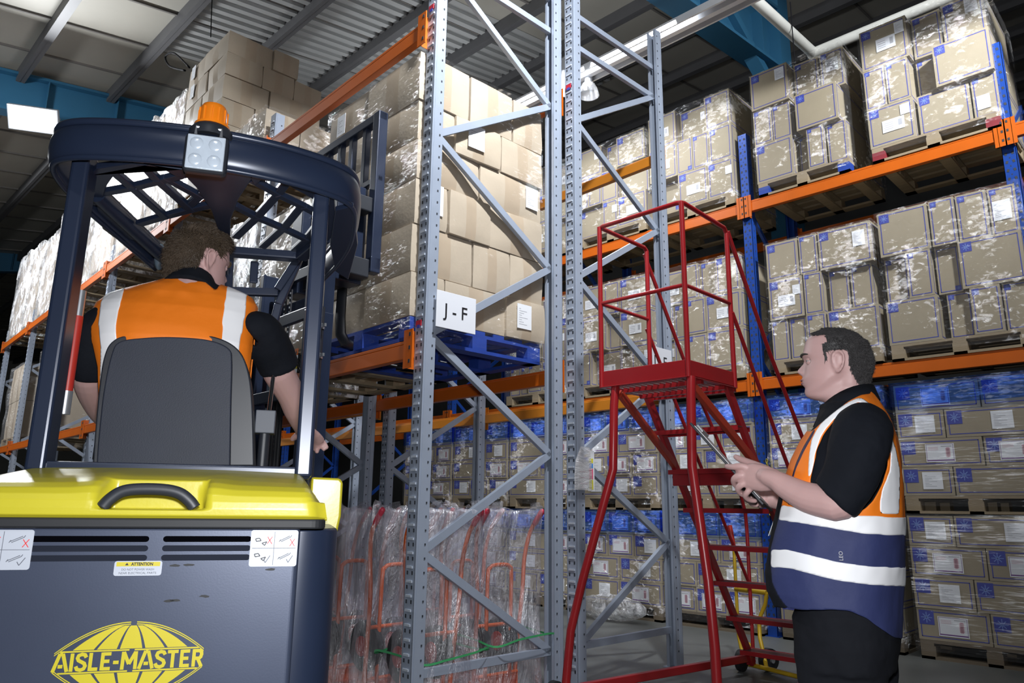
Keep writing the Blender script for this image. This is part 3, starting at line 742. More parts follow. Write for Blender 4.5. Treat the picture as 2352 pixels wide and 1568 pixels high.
# J row signs, tags
SIGN = mat('sign_white', (.78, .80, .86), .35, 0, .03); BLK = mat('black_print', (.012, .012, .015), .5)
def sign(u, v, z, w, h, txt, lab):
    t = thing('sign', lab, 'sign', J(u, v, z), JYAW+PI/2)      # faces the aisle end: local -y points along -(row)
    mb = MB(); mb.bx((-w/2, -.003, 0), (w/2, .003, h), SIGN); mb.build('board', t, bevel=.002)
    text_mesh('lettering', txt, .115, BLK, t, facing((-.005, -.0045, h*.48)), bold=.0, width=w*.6, spacing=1.0)
    return t
sign(-.035, -2.235, 2.18, .305, .225, 'J - F', 'white sign board reading J - F on the front grey frame')
sign(-.035, -.155, 2.18, .30, .22, 'J - E', 'white sign board reading J - E behind the red ladder')
for (v0, v1) in ((-2.4, -1.3),): pass
t = thing('document_pouch', 'clear plastic pouch of papers with coloured strips hanging on a grey upright', 'document', J(-.03, -1.09, 1.27), JYAW+PI/2)
POUCH = film_mat('pouch_plastic', base=.1, peak=.3, haze=.55, scale=9, bstr=.5)
mb = MB(); R = []
for z, x0, x1, b in ((0, -.1, .08, .0), (.1, -.1, .08, .012), (.2, -.085, .075, .016), (.29, -.035, .06, .008)):
    R.append([(x0+(x1-x0)*i/8, -.012-b*math.sin(PI*i/8), z) for i in range(9)])
mb.rings(R, POUCH, close=False); mb.build('pouch', t, smooth=True)
mb = MB(); mb.bx((-.06, -.007, .01), (.05, -.005, .19), PAPER)
for i in range(3): mb.bx((-.05, -.0085, .04+i*.04), (.04, -.007, .044+i*.04), PINK)
mb.build('paper_sheet', t)
mb = MB(); mb.bx((.05, -.004, -.005), (.115, -.001, .27), PAPER)
for z0, z1, c in ((.005, .07, (.75, .7, .05)), (.075, .145, (.75, .15, .25)), (.15, .18, (.1, .3, .7)), (.185, .215, (.75, .7, .05))):
    mb.bx((.062, -.0055, z0), (.1, -.0042, z1), mat('strip_%d' % (z0*1000), c, .5))
o = mb.build('coloured_card', t); o['label'] = 'white card with yellow, blue and pink strips'
GREEN = mat('green_tag', (.10, .45, .30), .6)
mb = MB(); mb.bx((-.045, -.002, 0), (.045, 0, .075), GREEN); mb.bx((-.03, -.003, .05), (.03, -.002, .055), BLK); mb.bx((-.02, -.003, .03), (.02, -.002, .034), BLK)
P = J(.17, -1.25, 2.0); tag(mb.build('price_tag', None, P, JYAW), 'small green tag stuck beside the middle grey uprights', 'tag')
REDM = mat('red_marker', (.45, .02, .04), .5)
for v, z, lab in ((-2.447, 2.2, 'red shelf marker on the front upright near the sign'), (-2.447, 4.32, 'red shelf marker high on the front upright'), (-1.127, 4.32, 'red shelf marker high on the middle upright')):
    mb = MB(); mb.box((0, 0, 0), (.05, .006, .035), REDM); mb.box((0, -.002, -.02), (.03, .004, .02), INK); tag(mb.build('shelf_marker', None, J(.045, v-.004, z), JYAW), lab, 'tag')
# ================================================================== forklift (truck frame: x right, y forward)
NAVY = mat('truck_navy', (.017, .026, .055), .33, .15, .12, 6, spec=.6)
PANEL = mat('truck_panel', (.05, .063, .105), .4, .3, .25, 3, .012, 260, spec=.6)
YELLOW = mat('truck_yellow', (.56, .49, .028), .34, 0, .08, 4, .03, 90, coat=.25)
RUBBER = mat('black_rubber', (.012, .013, .016), .6)
BLACKP = mat('black_plastic', (.022, .025, .033), .45)
SEATG = mat('seat_vinyl', (.020, .025, .042), .6, 0, .2, 9, .1, 300)
ROD = mat('chrome_rod', (.75, .77, .8), .12, 1)
CHAIN = mat('chain_steel', (.08, .08, .09), .4, .6, .3, 60)
AMBERL = mat('amber_lens', (.85, .22, .01), .15, 0, .1, 30, spec=.6)
LENS = mat('lamp_lens_pale', (.60, .68, .78), .22, .2, .12, 40, .08, 60)
REDS = mat('red_paint', (.45, .03, .02), .4)
TR = thing('forklift', 'yellow and navy articulated forklift with AISLE-MASTER on its rear panel', 'forklift', tuple(TO), TYAW)
def tl(px, py, ty): x, z = onT(px, py, ty); return (x, ty, z)
cx = .005
# body
mb = MB(); out = []
def rr(x0, x1, y0, y1, r, n=6, corners=(1, 1, 1, 1)):
    P = []
    for (ccx, ccy, a0), on in zip(((x1-r, y0+r, -90), (x1-r, y1-r, 0), (x0+r, y1-r, 90), (x0+r, y0+r, 180)), corners):
        if on: P += [(ccx+r*math.cos(math.radians(a0+90*i/n)), ccy+r*math.sin(math.radians(a0+90*i/n))) for i in range(n+1)]
        else: P.append((x1 if ccx > (x0+x1)/2 else x0, y0 if a0 in (-90, 180) else y1))
    return P
mb.prism(rr(-.40, .41, .012, 1.0, .085), .12, 1.098, NAVY); mb.build('body', TR, smooth='auto', bevel=.008)
mb = MB(); mb.prism(rr(-.32, .325, -.012, .03, .012), .22, 1.098, PANEL); o = mb.build('rear_panel', TR, bevel=.004); pan = o
SLOT_SHADE = mat('slot_shade', (.002, .002, .003), 1, spec=0); SLOT_LIT = mat('slot_lit_back', (.016, .019, .030), .8, spec=.1)  # near-black plates paint the shade in the slots, paler ones the lit back
for zz, mm in ((1.0765, SLOT_SHADE), (1.0575, SLOT_LIT), (1.0385, SLOT_LIT)):
    for x0, x1 in ((-.205, .02), (.047, .2235)):
        mb = MB(); r = .006
        pts = [(x1-r+r*math.cos(a), zz+r*math.sin(a)) for a in [-PI/2+PI*i/8 for i in range(9)]]+[(x0+r+r*math.cos(a), zz+r*math.sin(a)) for a in [PI/2+PI*i/8 for i in range(9)]]
        M = Matrix(((1, 0, 0, 0), (0, 0, 1, 0), (0, 1, 0, 0), (0, 0, 0, 1)))
        mb.prism(pts, -.0128, -.010, mm, M); mb.build('vent_slot', pan)
# panel-edge screws, scuffs
mb = MB()
for (px, py) in ((1140, 800), (1240, 795), (1770, 826), (1110, 1030), (1150, 1027), (1340, 1000)):
    x, z = onT(px/2281*800, 1018+py/2281*800, -.012); q = random.Random(px)
    mb.poly([(x+q.uniform(.6, 1)*.013*math.cos(a), -.0126, z+q.uniform(.5, 1)*.0035*math.sin(a)) for a in [2*PI*i/9 for i in range(9)]], RUBBER)
mb.build('scuff_mark', pan, fix=False)
# black seam strip and hood
mb = MB(); mb.prism(rr(-.385, .378, -.022, .9, .03), 1.098, 1.119, RUBBER); mb.build('seal_strip', TR, bevel=.004)
mb = MB(); R = []; nx = 72
prof = [(-.012, 1.119, .376), (-.02, 1.125, .376), (-.021, 1.14, .373), (-.019, 1.155, .37), (-.014, 1.166, .366), (-.002, 1.177, .362), (.02, 1.187, .358), (.06, 1.197, .352), (.12, 1.208, .345), (.2, 1.219, .338), (.26, 1.227, .333), (.3, 1.233, .33), (.36, 1.232, .328), (.6, 1.225, .34), (.9, 1.22, .34)]
fine = []
for i in range(len(prof)-1):
    kk = 6 if i < 9 else 2
    for k in range(kk): fine.append(tuple(prof[i][j]+(prof[i+1][j]-prof[i][j])*k/kk for j in range(3)))
fine.append(prof[-1])
def sstep(a, b, x): t = min(1, max(0, (x-a)/(b-a))); return t*t*(3-2*t)
for (ty, z, hw) in fine:
    row = []
    for i in range(nx+1):
        s = -1+2*i/nx; xx = hw*s; k = abs(s)
        y, zz = ty, z
        edge = sstep(.90, 1, k); zz -= edge*edge*(.03 if z > 1.16 else .004); y += edge*.03*(1 if z < 1.2 else .3)
        crown = .006*(1-k*k)*sstep(1.15, 1.2, z); zz += crown
        # recess behind the grab handle
        x2 = xx-.012; rx = 1-sstep(.096, .106, abs(x2)); rz = sstep(1.136, 1.142, z)*(1-sstep(.06, .10, ty))
        rec = rx*rz
        y = y+rec*max(0, .062-y)
        zz = zz-rec*.004
        # raised saddle either side of the recess
        zz += .004*math.exp(-((abs(x2)-.12)/.03)**2)*sstep(1.15, 1.18, z)*(1-sstep(.1, .3, ty))
        row.append((xx+cx, y, zz))
    R.append(row)
mb.rings(R, YELLOW, close=False)
for s in (0, -1):      # side skirts
    mb.rings([[r[s] for r in R], [(r[s][0], r[s][1], 1.119) for r in R]], YELLOW, close=False)
mb.build('hood', TR, smooth=True)
mb = MB(); z0 = 1.1405
pts = [(-.078, z0), (-.066, z0+.016), (-.045, z0+.032), (-.015, z0+.038), (.035, z0+.038), (.068, z0+.031), (.09, z0+.015), (.102, z0)]
mb.tube([(x, -.008, z) for x, z in pts], [(.009, .013)]*8, BLACKP, 10, smooth=5, side=(0, 1, 0)); mb.build('grab_handle', TR, smooth=True)
# yellow wing
mb = MB(); mb.prism([(.345, .85), (.40, .93), (.424, 1.06), (.434, 1.12), (.434, 1.215), (.424, 1.226), (.345, 1.228)], .44, .9, YELLOW, Matrix(((1, 0, 0, 0), (0, 0, 1, 0), (0, 1, 0, 0), (0, 0, 0, 1))))
mb.build('side_panel', TR, bevel=.012, smooth='auto', bseg=3)
# wheels and front chassis
for x in (-.3, .31):
    mb = MB(); mb.tube([(x-.09, .5, .22), (x-.075, .5, .22), (x+.075, .5, .22), (x+.09, .5, .22)], [.19, .22, .22, .19], RUBBER, 28); mb.build('wheel', TR, smooth='auto')
mb = MB(); mb.bx((-.36, .96, .15), (.37, 1.35, .62), NAVY); mb.bx((-.2, 1.3, .2), (.25, 2.5, .5), NAVY); mb.bx((-.33, .55, .98), (.34, 1.3, 1.08), BLACKP); mb.build('front_chassis', TR, bevel=.02)
# guard frame
mb = MB(); mb.bx((-.318, .27, 1.216), (.34, .33, 1.247), NAVY); mb.build('guard_base_bar', TR, bevel=.006)
GX = ((-.297, -.297), (.322, .317))
for x0, x1 in GX:
    mb = MB(); mb.bar((x0, .30, 1.22), (x1, .30, 2.06), .044, .085, NAVY, up=(0, 1, 0)); mb.build('guard_post', TR, bevel=.009, bseg=3)
mb = MB(); x = -.282
mb.tube([(x, .37, 1.43), (x, .37, 1.63)], .014, REDS, 10); mb.tube([(x, .37, 1.63), (x, .37, 1.70)], .013, STEEL, 10); mb.tube([(x, .37, 1.37), (x, .37, 1.43)], .015, STEEL, 10)
mb.build('gas_strut', TR, smooth='auto')
# roof guard: rim and lattice
ZR = 2.045
rim = [(-.262, 1.12), (-.315, .80), (-.36, .52), (-.372, .36), (-.355, .25), (-.30, .195), (-.2, .165), (-.08, .15), (.04, .148), (.16, .165), (.27, .20), (.36, .25), (.405, .31), (.42, .42), (.42, .62), (.39, .85), (.335, 1.10)]
mb = MB(); mb.tube([(x, y, ZR) for x, y in rim], [(.016, .046)]*len(rim), NAVY, 14, smooth=5, side=(1, 0, 0)); o = mb.build('roof_rim', TR, smooth=True)
mb = MB(); mb.tube([(x, y, ZR+.052) for x, y in rim], .011, NAVY, 8, smooth=5); mb.tube([(x, y, ZR-.046) for x, y in rim], .008, NAVY, 8, smooth=5); mb.build('roof_bead', o, smooth=True)
ZL = 2.02
def plate(pp, name, z0=ZL-.009, z1=ZL+.009, z=ZL, m=NAVY):
    mb = MB(); mb.prism([onTZ(*p, z) for p in pp], z0, z1, m); return mb.build(name, TR, bevel=.003)
LK = [0]
def lat(pp, w=.026):
    LK[0] += 1
    mb = MB(); P = [(*onTZ(*p, ZL), ZL+.0011*LK[0]) for p in pp]
    for a, b in zip(P, P[1:]): mb.bar(a, b, w, .016, NAVY)
    return mb.build('lattice_bar', TR, bevel=.003)
CR = lambda l, ox, oy, s: [(ox+x*s, oy+y*s) for x, y in l]
c1 = lambda *l: CR(l, 130, 220, .2551)
c2 = lambda *l: CR(l, 500, 300, .2551)
plate([(430, 385), (592, 388), (577, 408), (548, 452), (530, 500), (528, 560), (524, 660), (506, 660), (508, 540), (486, 478), (452, 425), (422, 395)], 'roof_web')
plate([(205, 395), (222, 380), (300, 368), (420, 382), (428, 404), (400, 396), (372, 380), (345, 372), (318, 380), (262, 398), (246, 420), (236, 455), (228, 466), (205, 466)], 'roof_web')
plate([(572, 396), (640, 398), (700, 408), (745, 424), (768, 450), (773, 530), (750, 552), (731, 548), (730, 458), (700, 440), (670, 424), (650, 412), (600, 408), (585, 420)], 'roof_web')
for l in (c1((440, 620), (680, 820), (980, 1090)), c1((640, 480), (900, 750), (1210, 1030)), c1((400, 880), (680, 830), (1000, 750), (1190, 700)), c1((740, 1160), (980, 1090), (1210, 1030), (1420, 980)), c1((1000, 760), (1310, 930)), c1((1190, 1000), (1320, 880))):
    lat(l)
for l in (c2((310, 460), (540, 590), (770, 700), (880, 760)), c2((140, 690), (350, 800), (590, 900), (800, 1000)), c2((660, 430), (540, 590), (350, 800), (160, 980)), c2((760, 690), (590, 900), (400, 1070)), c2((880, 900), (800, 1000), (690, 1100))):
    lat(l)
# front cross bar, left and right front members, lower window frame
mb = MB(); a = (*onTZ(355, 580, ZL), ZL); b = (*onTZ(525, 578, ZL), ZL); c = (*onTZ(690, 590, ZL), ZL); d = (*onTZ(745, 545, ZL), ZL)
mb.bar(b, c, .05, .03, NAVY); mb.bar(c, d, .045, .03, NAVY); mb.bar(a, b, .04, .03, NAVY); mb.build('roof_crossbar', TR, bevel=.006)
mb = MB(); mb.tube([(*onTZ(222, 446, ZL), ZL), (*onTZ(300, 520, ZL), ZL), (*onTZ(378, 592, ZL), ZL)], .024, NAVY, 12); mb.build('roof_side_tube', TR, smooth='auto')
plate([(222, 470), (240, 455), (330, 548), (300, 545), (262, 540), (236, 520)], 'roof_bracket')
ty = 1.16
def fw(pp, w=.03):
    mb = MB(); P = [tl(*p, ty) for p in pp]
    for a, b in zip(P, P[1:]): mb.bar(a, b, .03, w, NAVY, up=(0, 1, 0))
    return mb.build('front_window_bar', TR, bevel=.004)
fw([(528, 580), (524, 668)], .03); fw([(505, 668), (640, 672)], .03); fw([(638, 668), (690, 588)], .055); fw([(585, 600), (582, 650)], .012); fw([(690, 588), (640, 700), (622, 770)], .04)
plate([(812, 470), (822, 560), (800, 640), (770, 620), (758, 560), (770, 480)], 'roof_bracket', z=2.0, z0=1.995, z1=2.01)
# beacon and rear work light
bx, by = .028, .155
mb = MB(); mb.tube([(bx, by, 2.075), (bx, by, 2.095), (bx, by, 2.108), (bx, by, 2.112)], [.055, .055, .046, .04], BLACKP, 20); mb.build('beacon_base', TR, smooth='auto')
mb = MB(); mb.tube([(bx, by, 2.11), (bx, by, 2.116), (bx, by, 2.117), (bx, by, 2.160), (bx, by, 2.172), (bx, by, 2.175)], [.044, .044, .036, .035, .029, .01], AMBERL, 24)
for i in range(12):
    a = 2*PI*i/12; mb.box((bx+.0355*math.cos(a), by+.0355*math.sin(a), 2.138), (.004, .004, .04), AMBERL)
mb.build('beacon_lens', TR, smooth='auto')
lx, ly, lz = .028, .09, 2.012
mb = MB(); mb.box((lx, ly+.02, lz), (.104, .035, .104), BLACKP); o = mb.build('work_light', TR, bevel=.012, bseg=3)
mb = MB(); mb.box((lx, ly+.003, lz), (.09, .006, .092), LENS); o2 = mb.build('light_lens', o, bevel=.006)
mb = MB()
for sx in (-1, 1):
    for sz in (-1, 1): mb.sphere((lx+sx*.022, ly+.0015, lz+sz*.022), (.018, .005, .018), LENS, 14, 6)
mb.build('light_emitter', o, smooth=True)
mb = MB(); mb.tube([(lx-.03, ly+.02, lz+.05), (lx-.03, ly+.02, lz+.075), (lx+.03, ly+.02, lz+.075), (lx+.03, ly+.02, lz+.05)], .005, STEEL, 8); mb.bar((lx, ly+.02, lz+.07), (lx, by+.02, lz+.062), .04, .012, NAVY); mb.build('light_bracket', o)
# seat
def spline(pts, n=8):
    P = [Vector((*p, 0)) for p in pts]; out = []
    for i in range(len(P)-1):
        p0, p1, p2, p3 = P[max(i-1, 0)], P[i], P[i+1], P[min(i+2, len(P)-1)]
        for k in range(n):
            t = k/n; q = .5*((2*p1)+(p2-p0)*t+(2*p0-5*p1+4*p2-p3)*t*t+(3*p1-p0-3*p2+p3)*t**3); out.append((q.x, q.y))
    out.append(tuple(P[-1][:2])); return out
M_XZ = Matrix(((1, 0, 0, 0), (0, 0, 1, 0), (0, 1, 0, 0), (0, 0, 0, 1)))
seat_px = [(212, 1070), (216, 1010), (226, 900), (238, 820), (258, 783), (300, 768), (400, 763), (490, 772), (545, 800), (570, 850), (580, 930), (584, 1070)]
sp = spline([onT(*p, .5) for p in seat_px])
mb = MB(); mb.prism(sp, .5, .60, BLACKP, M_XZ); o = mb.build('seat_back', TR, bevel=.014, bseg=3, smooth='auto')
back_px = [(222, 1070), (226, 1010), (238, 900), (256, 815), (275, 785), (330, 776), (400, 774), (480, 781), (525, 800), (533, 830), (531, 930), (529, 1070)]
sp = spline([onT(*p, .488) for p in back_px])
mb = MB(); mb.prism(sp, .483, .505, SEATG, M_XZ); mb.build('seat_back_cover', o, bevel=.009, bseg=3, smooth='auto')
mb = MB(); mb.bx((-.22, .56, 1.08), (.17, 1.0, 1.19), BLACKP); mb.build('seat_cushion', TR, bevel=.04, bseg=4, smooth='auto')
# arm rest control
x, z = onT(610, 970, .62)
mb = MB(); mb.box((x, .62, z), (.058, .06, .07), mat('grey_plastic', (.09, .10, .125), .5)); mb.tube([(x, .62, z-.03), (x, .62, z-.15)], .016, BLACKP, 10); mb.tube([(x+.005, .66, z+.03), (x+.01, .68, z+.2)], .007, ROD, 8); mb.build('control_pod', TR, bevel=.006)
mb = MB(); a = tl(575, 960, .55); b = tl(560, 1060, .55); mb.bar(a, b, .015, .03, STEEL, up=(0, 1, 0)); mb.build('seat_lever', TR, bevel=.005)
mb = MB(); mb.sphere(tl(368, 590, 1.05), (.02, .035, .05), mat('mirror_back', (.16, .22, .28), .25, .2), 14, 8); mb.build('mirror', TR, smooth=True)
# ---- decals on the rear panel
DX = lambda px, py: onT(px, py, -.0125)
LOGOY = mat('logo_yellow', (.58, .49, .02), .45, 0, .08)
lc = ((DX(125, 1500)[0]+DX(467, 1500)[0])/2, DX(290, 1502)[1]); LW = (DX(467, 1500)[0]-DX(125, 1500)[0])/2
LZ = (DX(125, 1525)[1]+DX(465, 1507)[1])/2; LH = .056+.022; hb = .0225
mb = MB()
def EL(a, e): return (lc[0]+LW*.97*e*math.sin(a), LZ+LH*math.cos(a)*1.12)
for sgn in (1, -1):
    def pt(t, hgt):       # t -1..1 across, hgt 0..1 from the text bar up the dome
        z = hb+hgt*.046; wid = LW*.95*math.sqrt(max(0, 1-hgt*.97)); return (lc[0]+t*wid, -.0132, LZ+sgn*z)
    edges = [-.83, -.5, -.18, .18, .5, .83]
    for i in range(5):
        a, b = edges[i]+.022, edges[i+1]-.022
        L_ = [pt(a, h/10*.96) for h in range(11)]; R_ = [pt(b, h/10*.96) for h in range(11)]
        mb.poly(L_+R_[::-1], LOGOY)
    # outer arc bands
    for r0, r1 in ((.90, .935), (.965, 1.0)):
        for s0, s1 in ((-1, -.04), (.04, 1)):
            P0 = []; P1 = []
            for k in range(17):
                t = s0+(s1-s0)*k/16
                for rr_, PP in ((r0, P0), (r1, P1)): PP.append((lc[0]+LW*t, -.0132, LZ+sgn*(hb-.004+.056*(1-t*t)-(1-rr_)*.06)))
            mb.poly(P0+P1[::-1], LOGOY)
    for s0, s1 in ((-.93, -.02), (.05, .93)):
        mb.poly([(lc[0]+LW*s0, -.0132, LZ+sgn*(hb-.004)), (lc[0]+LW*s1, -.0132, LZ+sgn*(hb-.004)), (lc[0]+LW*s1, -.0132, LZ+sgn*(hb-.001)), (lc[0]+LW*s0, -.0132, LZ+sgn*(hb-.001))], LOGOY)
mb.build('globe_logo', pan, fix=False)
GL = {'A': [[(0, 0), (.36, 1)], [(.9, 0), (.54, 1)], [(.3, .3), (.6, .3)], [(.36, .97), (.54, .97)]], 'I': [[(.12, 0), (.12, 1)]], 'L': [[(.12, 0), (.12, 1)], [(.12, .09), (.62, .09)]],
 'E': [[(.12, 0), (.12, 1)], [(.12, .09), (.66, .09)], [(.12, .5), (.58, .5)], [(.12, .91), (.66, .91)]], '-': [[(0, .42), (.36, .42)]],
 'M': [[(.12, 0), (.14, 1)], [(.98, 0), (.96, 1)], [(.16, .98), (.55, .3)], [(.94, .98), (.55, .3)]], 'T': [[(.36, 0), (.36, 1)], [(0, .91), (.72, .91)]],
 'R': [[(.12, 0), (.12, 1)], [(.12, .91), (.5, .91), (.62, .83), (.64, .7), (.6, .56), (.5, .48), (.12, .48)], [(.4, .46), (.68, 0)]],
 'S': [[(.64, .78), (.56, .9), (.36, .93), (.16, .87), (.1, .73), (.18, .6), (.36, .52), (.56, .43), (.64, .28), (.56, .13), (.36, .07), (.14, .11), (.06, .25)]]}
GW = {'A': .9, 'I': .24, 'L': .64, 'E': .7, '-': .36, 'M': 1.1, 'T': .72, 'R': .72, 'S': .7}
mb = MB(); word = 'AISLE-MASTER'; tot = sum(GW[c] for c in word)+.13*(len(word)-1); ch_ = .034; sc_ = LW*1.99/tot; x0_ = lc[0]-LW*.995; k_ = 0
for c in word:
    for st_ in GL[c]:
        for (ax_, az_), (bx2, bz2) in zip(st_, st_[1:]):
            k_ += 1
            a_ = Vector((x0_+ax_*sc_, -.0134-.00002*k_, LZ+(az_-.5)*ch_)); b_ = Vector((x0_+bx2*sc_, a_.y, LZ+(bz2-.5)*ch_)); d_ = (b_-a_).normalized(); n_ = Vector((-d_.z, 0, d_.x))*.0033
            e_ = d_*(.0012 if len(st_) > 2 else 0)
            mb.poly([a_-e_-n_, b_+e_-n_, b_+e_+n_, a_-e_+n_], LOGOY)
    x0_ += (GW[c]+.13)*sc_
mb.build('lettering', pan, fix=False)
DTXT = mat('decal_print', (.13, .14, .17), .6)
DEC = mat('decal_white', (.50, .53, .60), .35, 0, .04)
def decal(x0, z1, w, h, name='decal'):
    mb = MB(); mb.prism([(x+x0, z+z1-h) for x, z in rr(0, w, 0, h, .005, 4)], -.0135, -.011, DEC, M_XZ); return mb.build(name, pan)
def lines(par, L_, m, r=.0007, name='pictogram'):
    mb = MB()
    for a, b in L_: mb.bar((a[0], -.0138, a[1]), (b[0], -.0138, b[1]), r*2, .0006, m, up=(0, 1, 0))
    return mb.build(name, par)
REDX = mat('red_cross', (.75, .03, .03), .5)
for (p0, p1) in (((578, 1217), (680, 1300)), ((-62, 1216), (67, 1308))):
    x0, z1 = DX(*p0); x1, z0 = DX(*p1)
    if p0[0] < 0: x0 = x1-.107
    w, h = x1-x0, z1-z0; d = decal(x0, z1, w, h)
    g = lambda u, v: (x0+u*w, z0+v*h)
    lines(d, [(g(.5, .04), g(.5, .96)), (g(.04, .5), g(.96, .5))], DTXT, .0005, 'grid_line')
    X = []
    for cu, cv in ((.4, .72), (.88, .66)): X += [(g(cu-.05, cv-.1), g(cu+.05, cv+.1)), (g(cu-.05, cv+.1), g(cu+.05, cv-.1))]
    lines(d, X, REDX, .0007, 'red_cross')
    K = []
    for cu, cv in ((.36, .2), (.84, .2)): K += [(g(cu-.06, cv), g(cu-.02, cv-.09)), (g(cu-.02, cv-.09), g(cu+.07, cv+.1))]
    for cu, cv in ((.7, .74), (.7, .26)): K += [(g(cu-.08, cv-.03), g(cu+.12, cv+.1)), (g(cu-.06, cv-.06), g(cu+.14, cv+.07)), (g(cu-.1, cv-.06), g(cu-.07, cv+.0)), (g(cu+.14, cv+.07), g(cu+.16, cv+.12))]
    lines(d, K, DTXT, .0007)
    K = []
    for cv in (.72, .3):
        K += [(g(.1, cv+.04), g(.18, cv+.06)), (g(.18, cv+.06), g(.22, cv-.01)), (g(.22, cv-.01), g(.12, cv-.03)), (g(.12, cv-.03), g(.1, cv+.04)), (g(.24, cv-.08), g(.34, cv-.04)), (g(.34, cv-.04), g(.3, cv-.14)), (g(.3, cv-.14), g(.24, cv-.08))]
    lines(d, K, BLK, .0009)
x0, z1 = DX(264, 1288); x1, z0 = DX(370, 1321); w, h = x1-x0, z1-z0; d = decal(x0, z1, w, h, 'warning_decal')
mb = MB(); mb.bx((x0+.004, -.0139, z0+h*.64), (x1-.004, -.0134, z1-.002), LOGOY); mb.build('yellow_band', d)
mb = MB(); cxx = x0+w*.26; mb.poly([(cxx-.0035, -.0142, z0+h*.71), (cxx+.0035, -.0142, z0+h*.71), (cxx, -.0142, z0+h*.88)], BLK); mb.build('warning_triangle', d, fix=False)
text_mesh('lettering', 'ATTENTION', .0085, BLK, d, facing((x0+w*.58, -.0142, z0+h*.78)), extrude=.0002, bold=.0003, width=w*.46)
for tx, fz in (('DO NOT POWER WASH', .42), ('NEAR ELECTRICAL PARTS', .18)):
    text_mesh('lettering', tx, .006, DTXT, d, facing((x0+w*.5, -.0141, z0+h*fz)), extrude=.0002, width=w*(.68 if fz > .3 else .78))
# ---- mast and fork carriage, square to the racking
loc = Vector(J(.78, -2.85, 0)); R_ = Matrix.Rotation(-TYAW, 4, 'Z') @ Matrix.Translation(-Vector(TO))
MY = JYAW-TYAW
def mpart(mb, name, **k):
    o = mb.build(name, TR, R_ @ loc, 0, **k); o.rotation_euler[2] = MY; return o
# mast local: x = towards the aisle end (-u), y = towards the rack, z up
for sx in (-1, 1):
    mb = MB()
    for (w0, y0, y1, h) in ((.385, -.13, .02, 2.25), (.325, -.10, .05, 2.62)):
        x = sx*w0
        mb.bx((x-.012, y0, .12), (x+.012, y1, h), NAVY)
        for yy in (y0, y1): mb.bx((x-.03 if sx > 0 else x-.012, yy-.009, .12), (x+.012 if sx > 0 else x+.03, yy+.009, h), NAVY)
    mpart(mb, 'mast_rail', bevel=.004)
    mb = MB(); mb.tube([(sx*.25, -.03, .2), (sx*.25, -.03, 1.62)], .032, BLACKP, 14); mb.tube([(sx*.25, -.03, 1.6), (sx*.25, -.03, 2.5)], .018, ROD, 12); mpart(mb, 'lift_cylinder', smooth='auto')
    mb = MB(); z = .3
    for x in (sx*.19, sx*.12):
        mb.bx((x-.012, .0, .3), (x+.012, .008, 2.5), CHAIN)
        zz = .3
        while zz < 2.5: mb.box((x, -.003, zz), (.008, .006, .012), STEEL); zz += .032
    mpart(mb, 'lift_chain')
for z in (.3, 1.1, 1.75, 2.2): mb = MB(); mb.bx((-.39, -.13, z), (.39, -.10, z+.07), NAVY); mpart(mb, 'mast_crossbar', bevel=.004)
for z in (2.35, 2.56): mb = MB(); mb.bx((-.33, .02, z), (.33, .05, z+.07), NAVY); mpart(mb, 'mast_crossbar', bevel=.004)
mb = MB(); mb.tube([(.475, -.1, .45), (.475, -.1, 2.25)], .026, BLACKP, 14); mb.tube([(.475, -.1, 2.2), (.475, -.1, 2.62)], .015, ROD, 12); mpart(mb, 'tilt_cylinder', smooth='auto')
mb = MB()
for z in (1.5, 1.95, 2.12): mb.tube([(.475, -.1, z), (.475, -.1, z+.03)], .031, STEEL, 14); mb.box((.52, -.1, z+.015), (.05, .012, .018), STEEL)
mpart(mb, 'pipe_clamp', smooth='auto')
mb = MB()
for k, x in enumerate((.06, .02, -.03)): mb.tube([(x, -.08, .5), (x+.01, -.09, 1.3), (x+.04, -.1, 1.8), (x+.2, -.12, 2.0), (x+.3, -.1, 1.9)], .011, RUBBER, 8, smooth=5)
mpart(mb, 'hydraulic_hose', smooth=True)
# stickers on the mast
for k, (x, z, w, h, cols) in enumerate(((.30, 1.87, .035, .16, ('w', 'y', 'w', 'o')), (.475, 1.05, .03, .26, ('w', 'r', 'w', 'r')), (.40, 1.68, .028, .09, ('w', 'y')), (.475, 1.72, .02, .12, ('w', 'w')))):
    yy = -.128 if x != .475 else -.1275
    mb = MB(); n = len(cols)
    for i, c in enumerate(cols):
        mb.bx((x-w/2, yy-.012, z+h*i/n), (x+w/2, yy-.009, z+h*(i+1)/n-.002), {'w': PAPER, 'y': LOGOY, 'r': REDS, 'o': mat('orange_sticker', (.7, .16, .02), .5)}[c])
        zc = z+h*(i+.5)/n; s = h/n*.3
        mb.poly([(x-w*.28, yy-.0128, zc-s), (x+w*.28, yy-.0128, zc-s), (x, yy-.0128, zc+s)], BLK if c != 'r' else PAPER)
    mpart(mb, 'warning_sticker', fix=False)
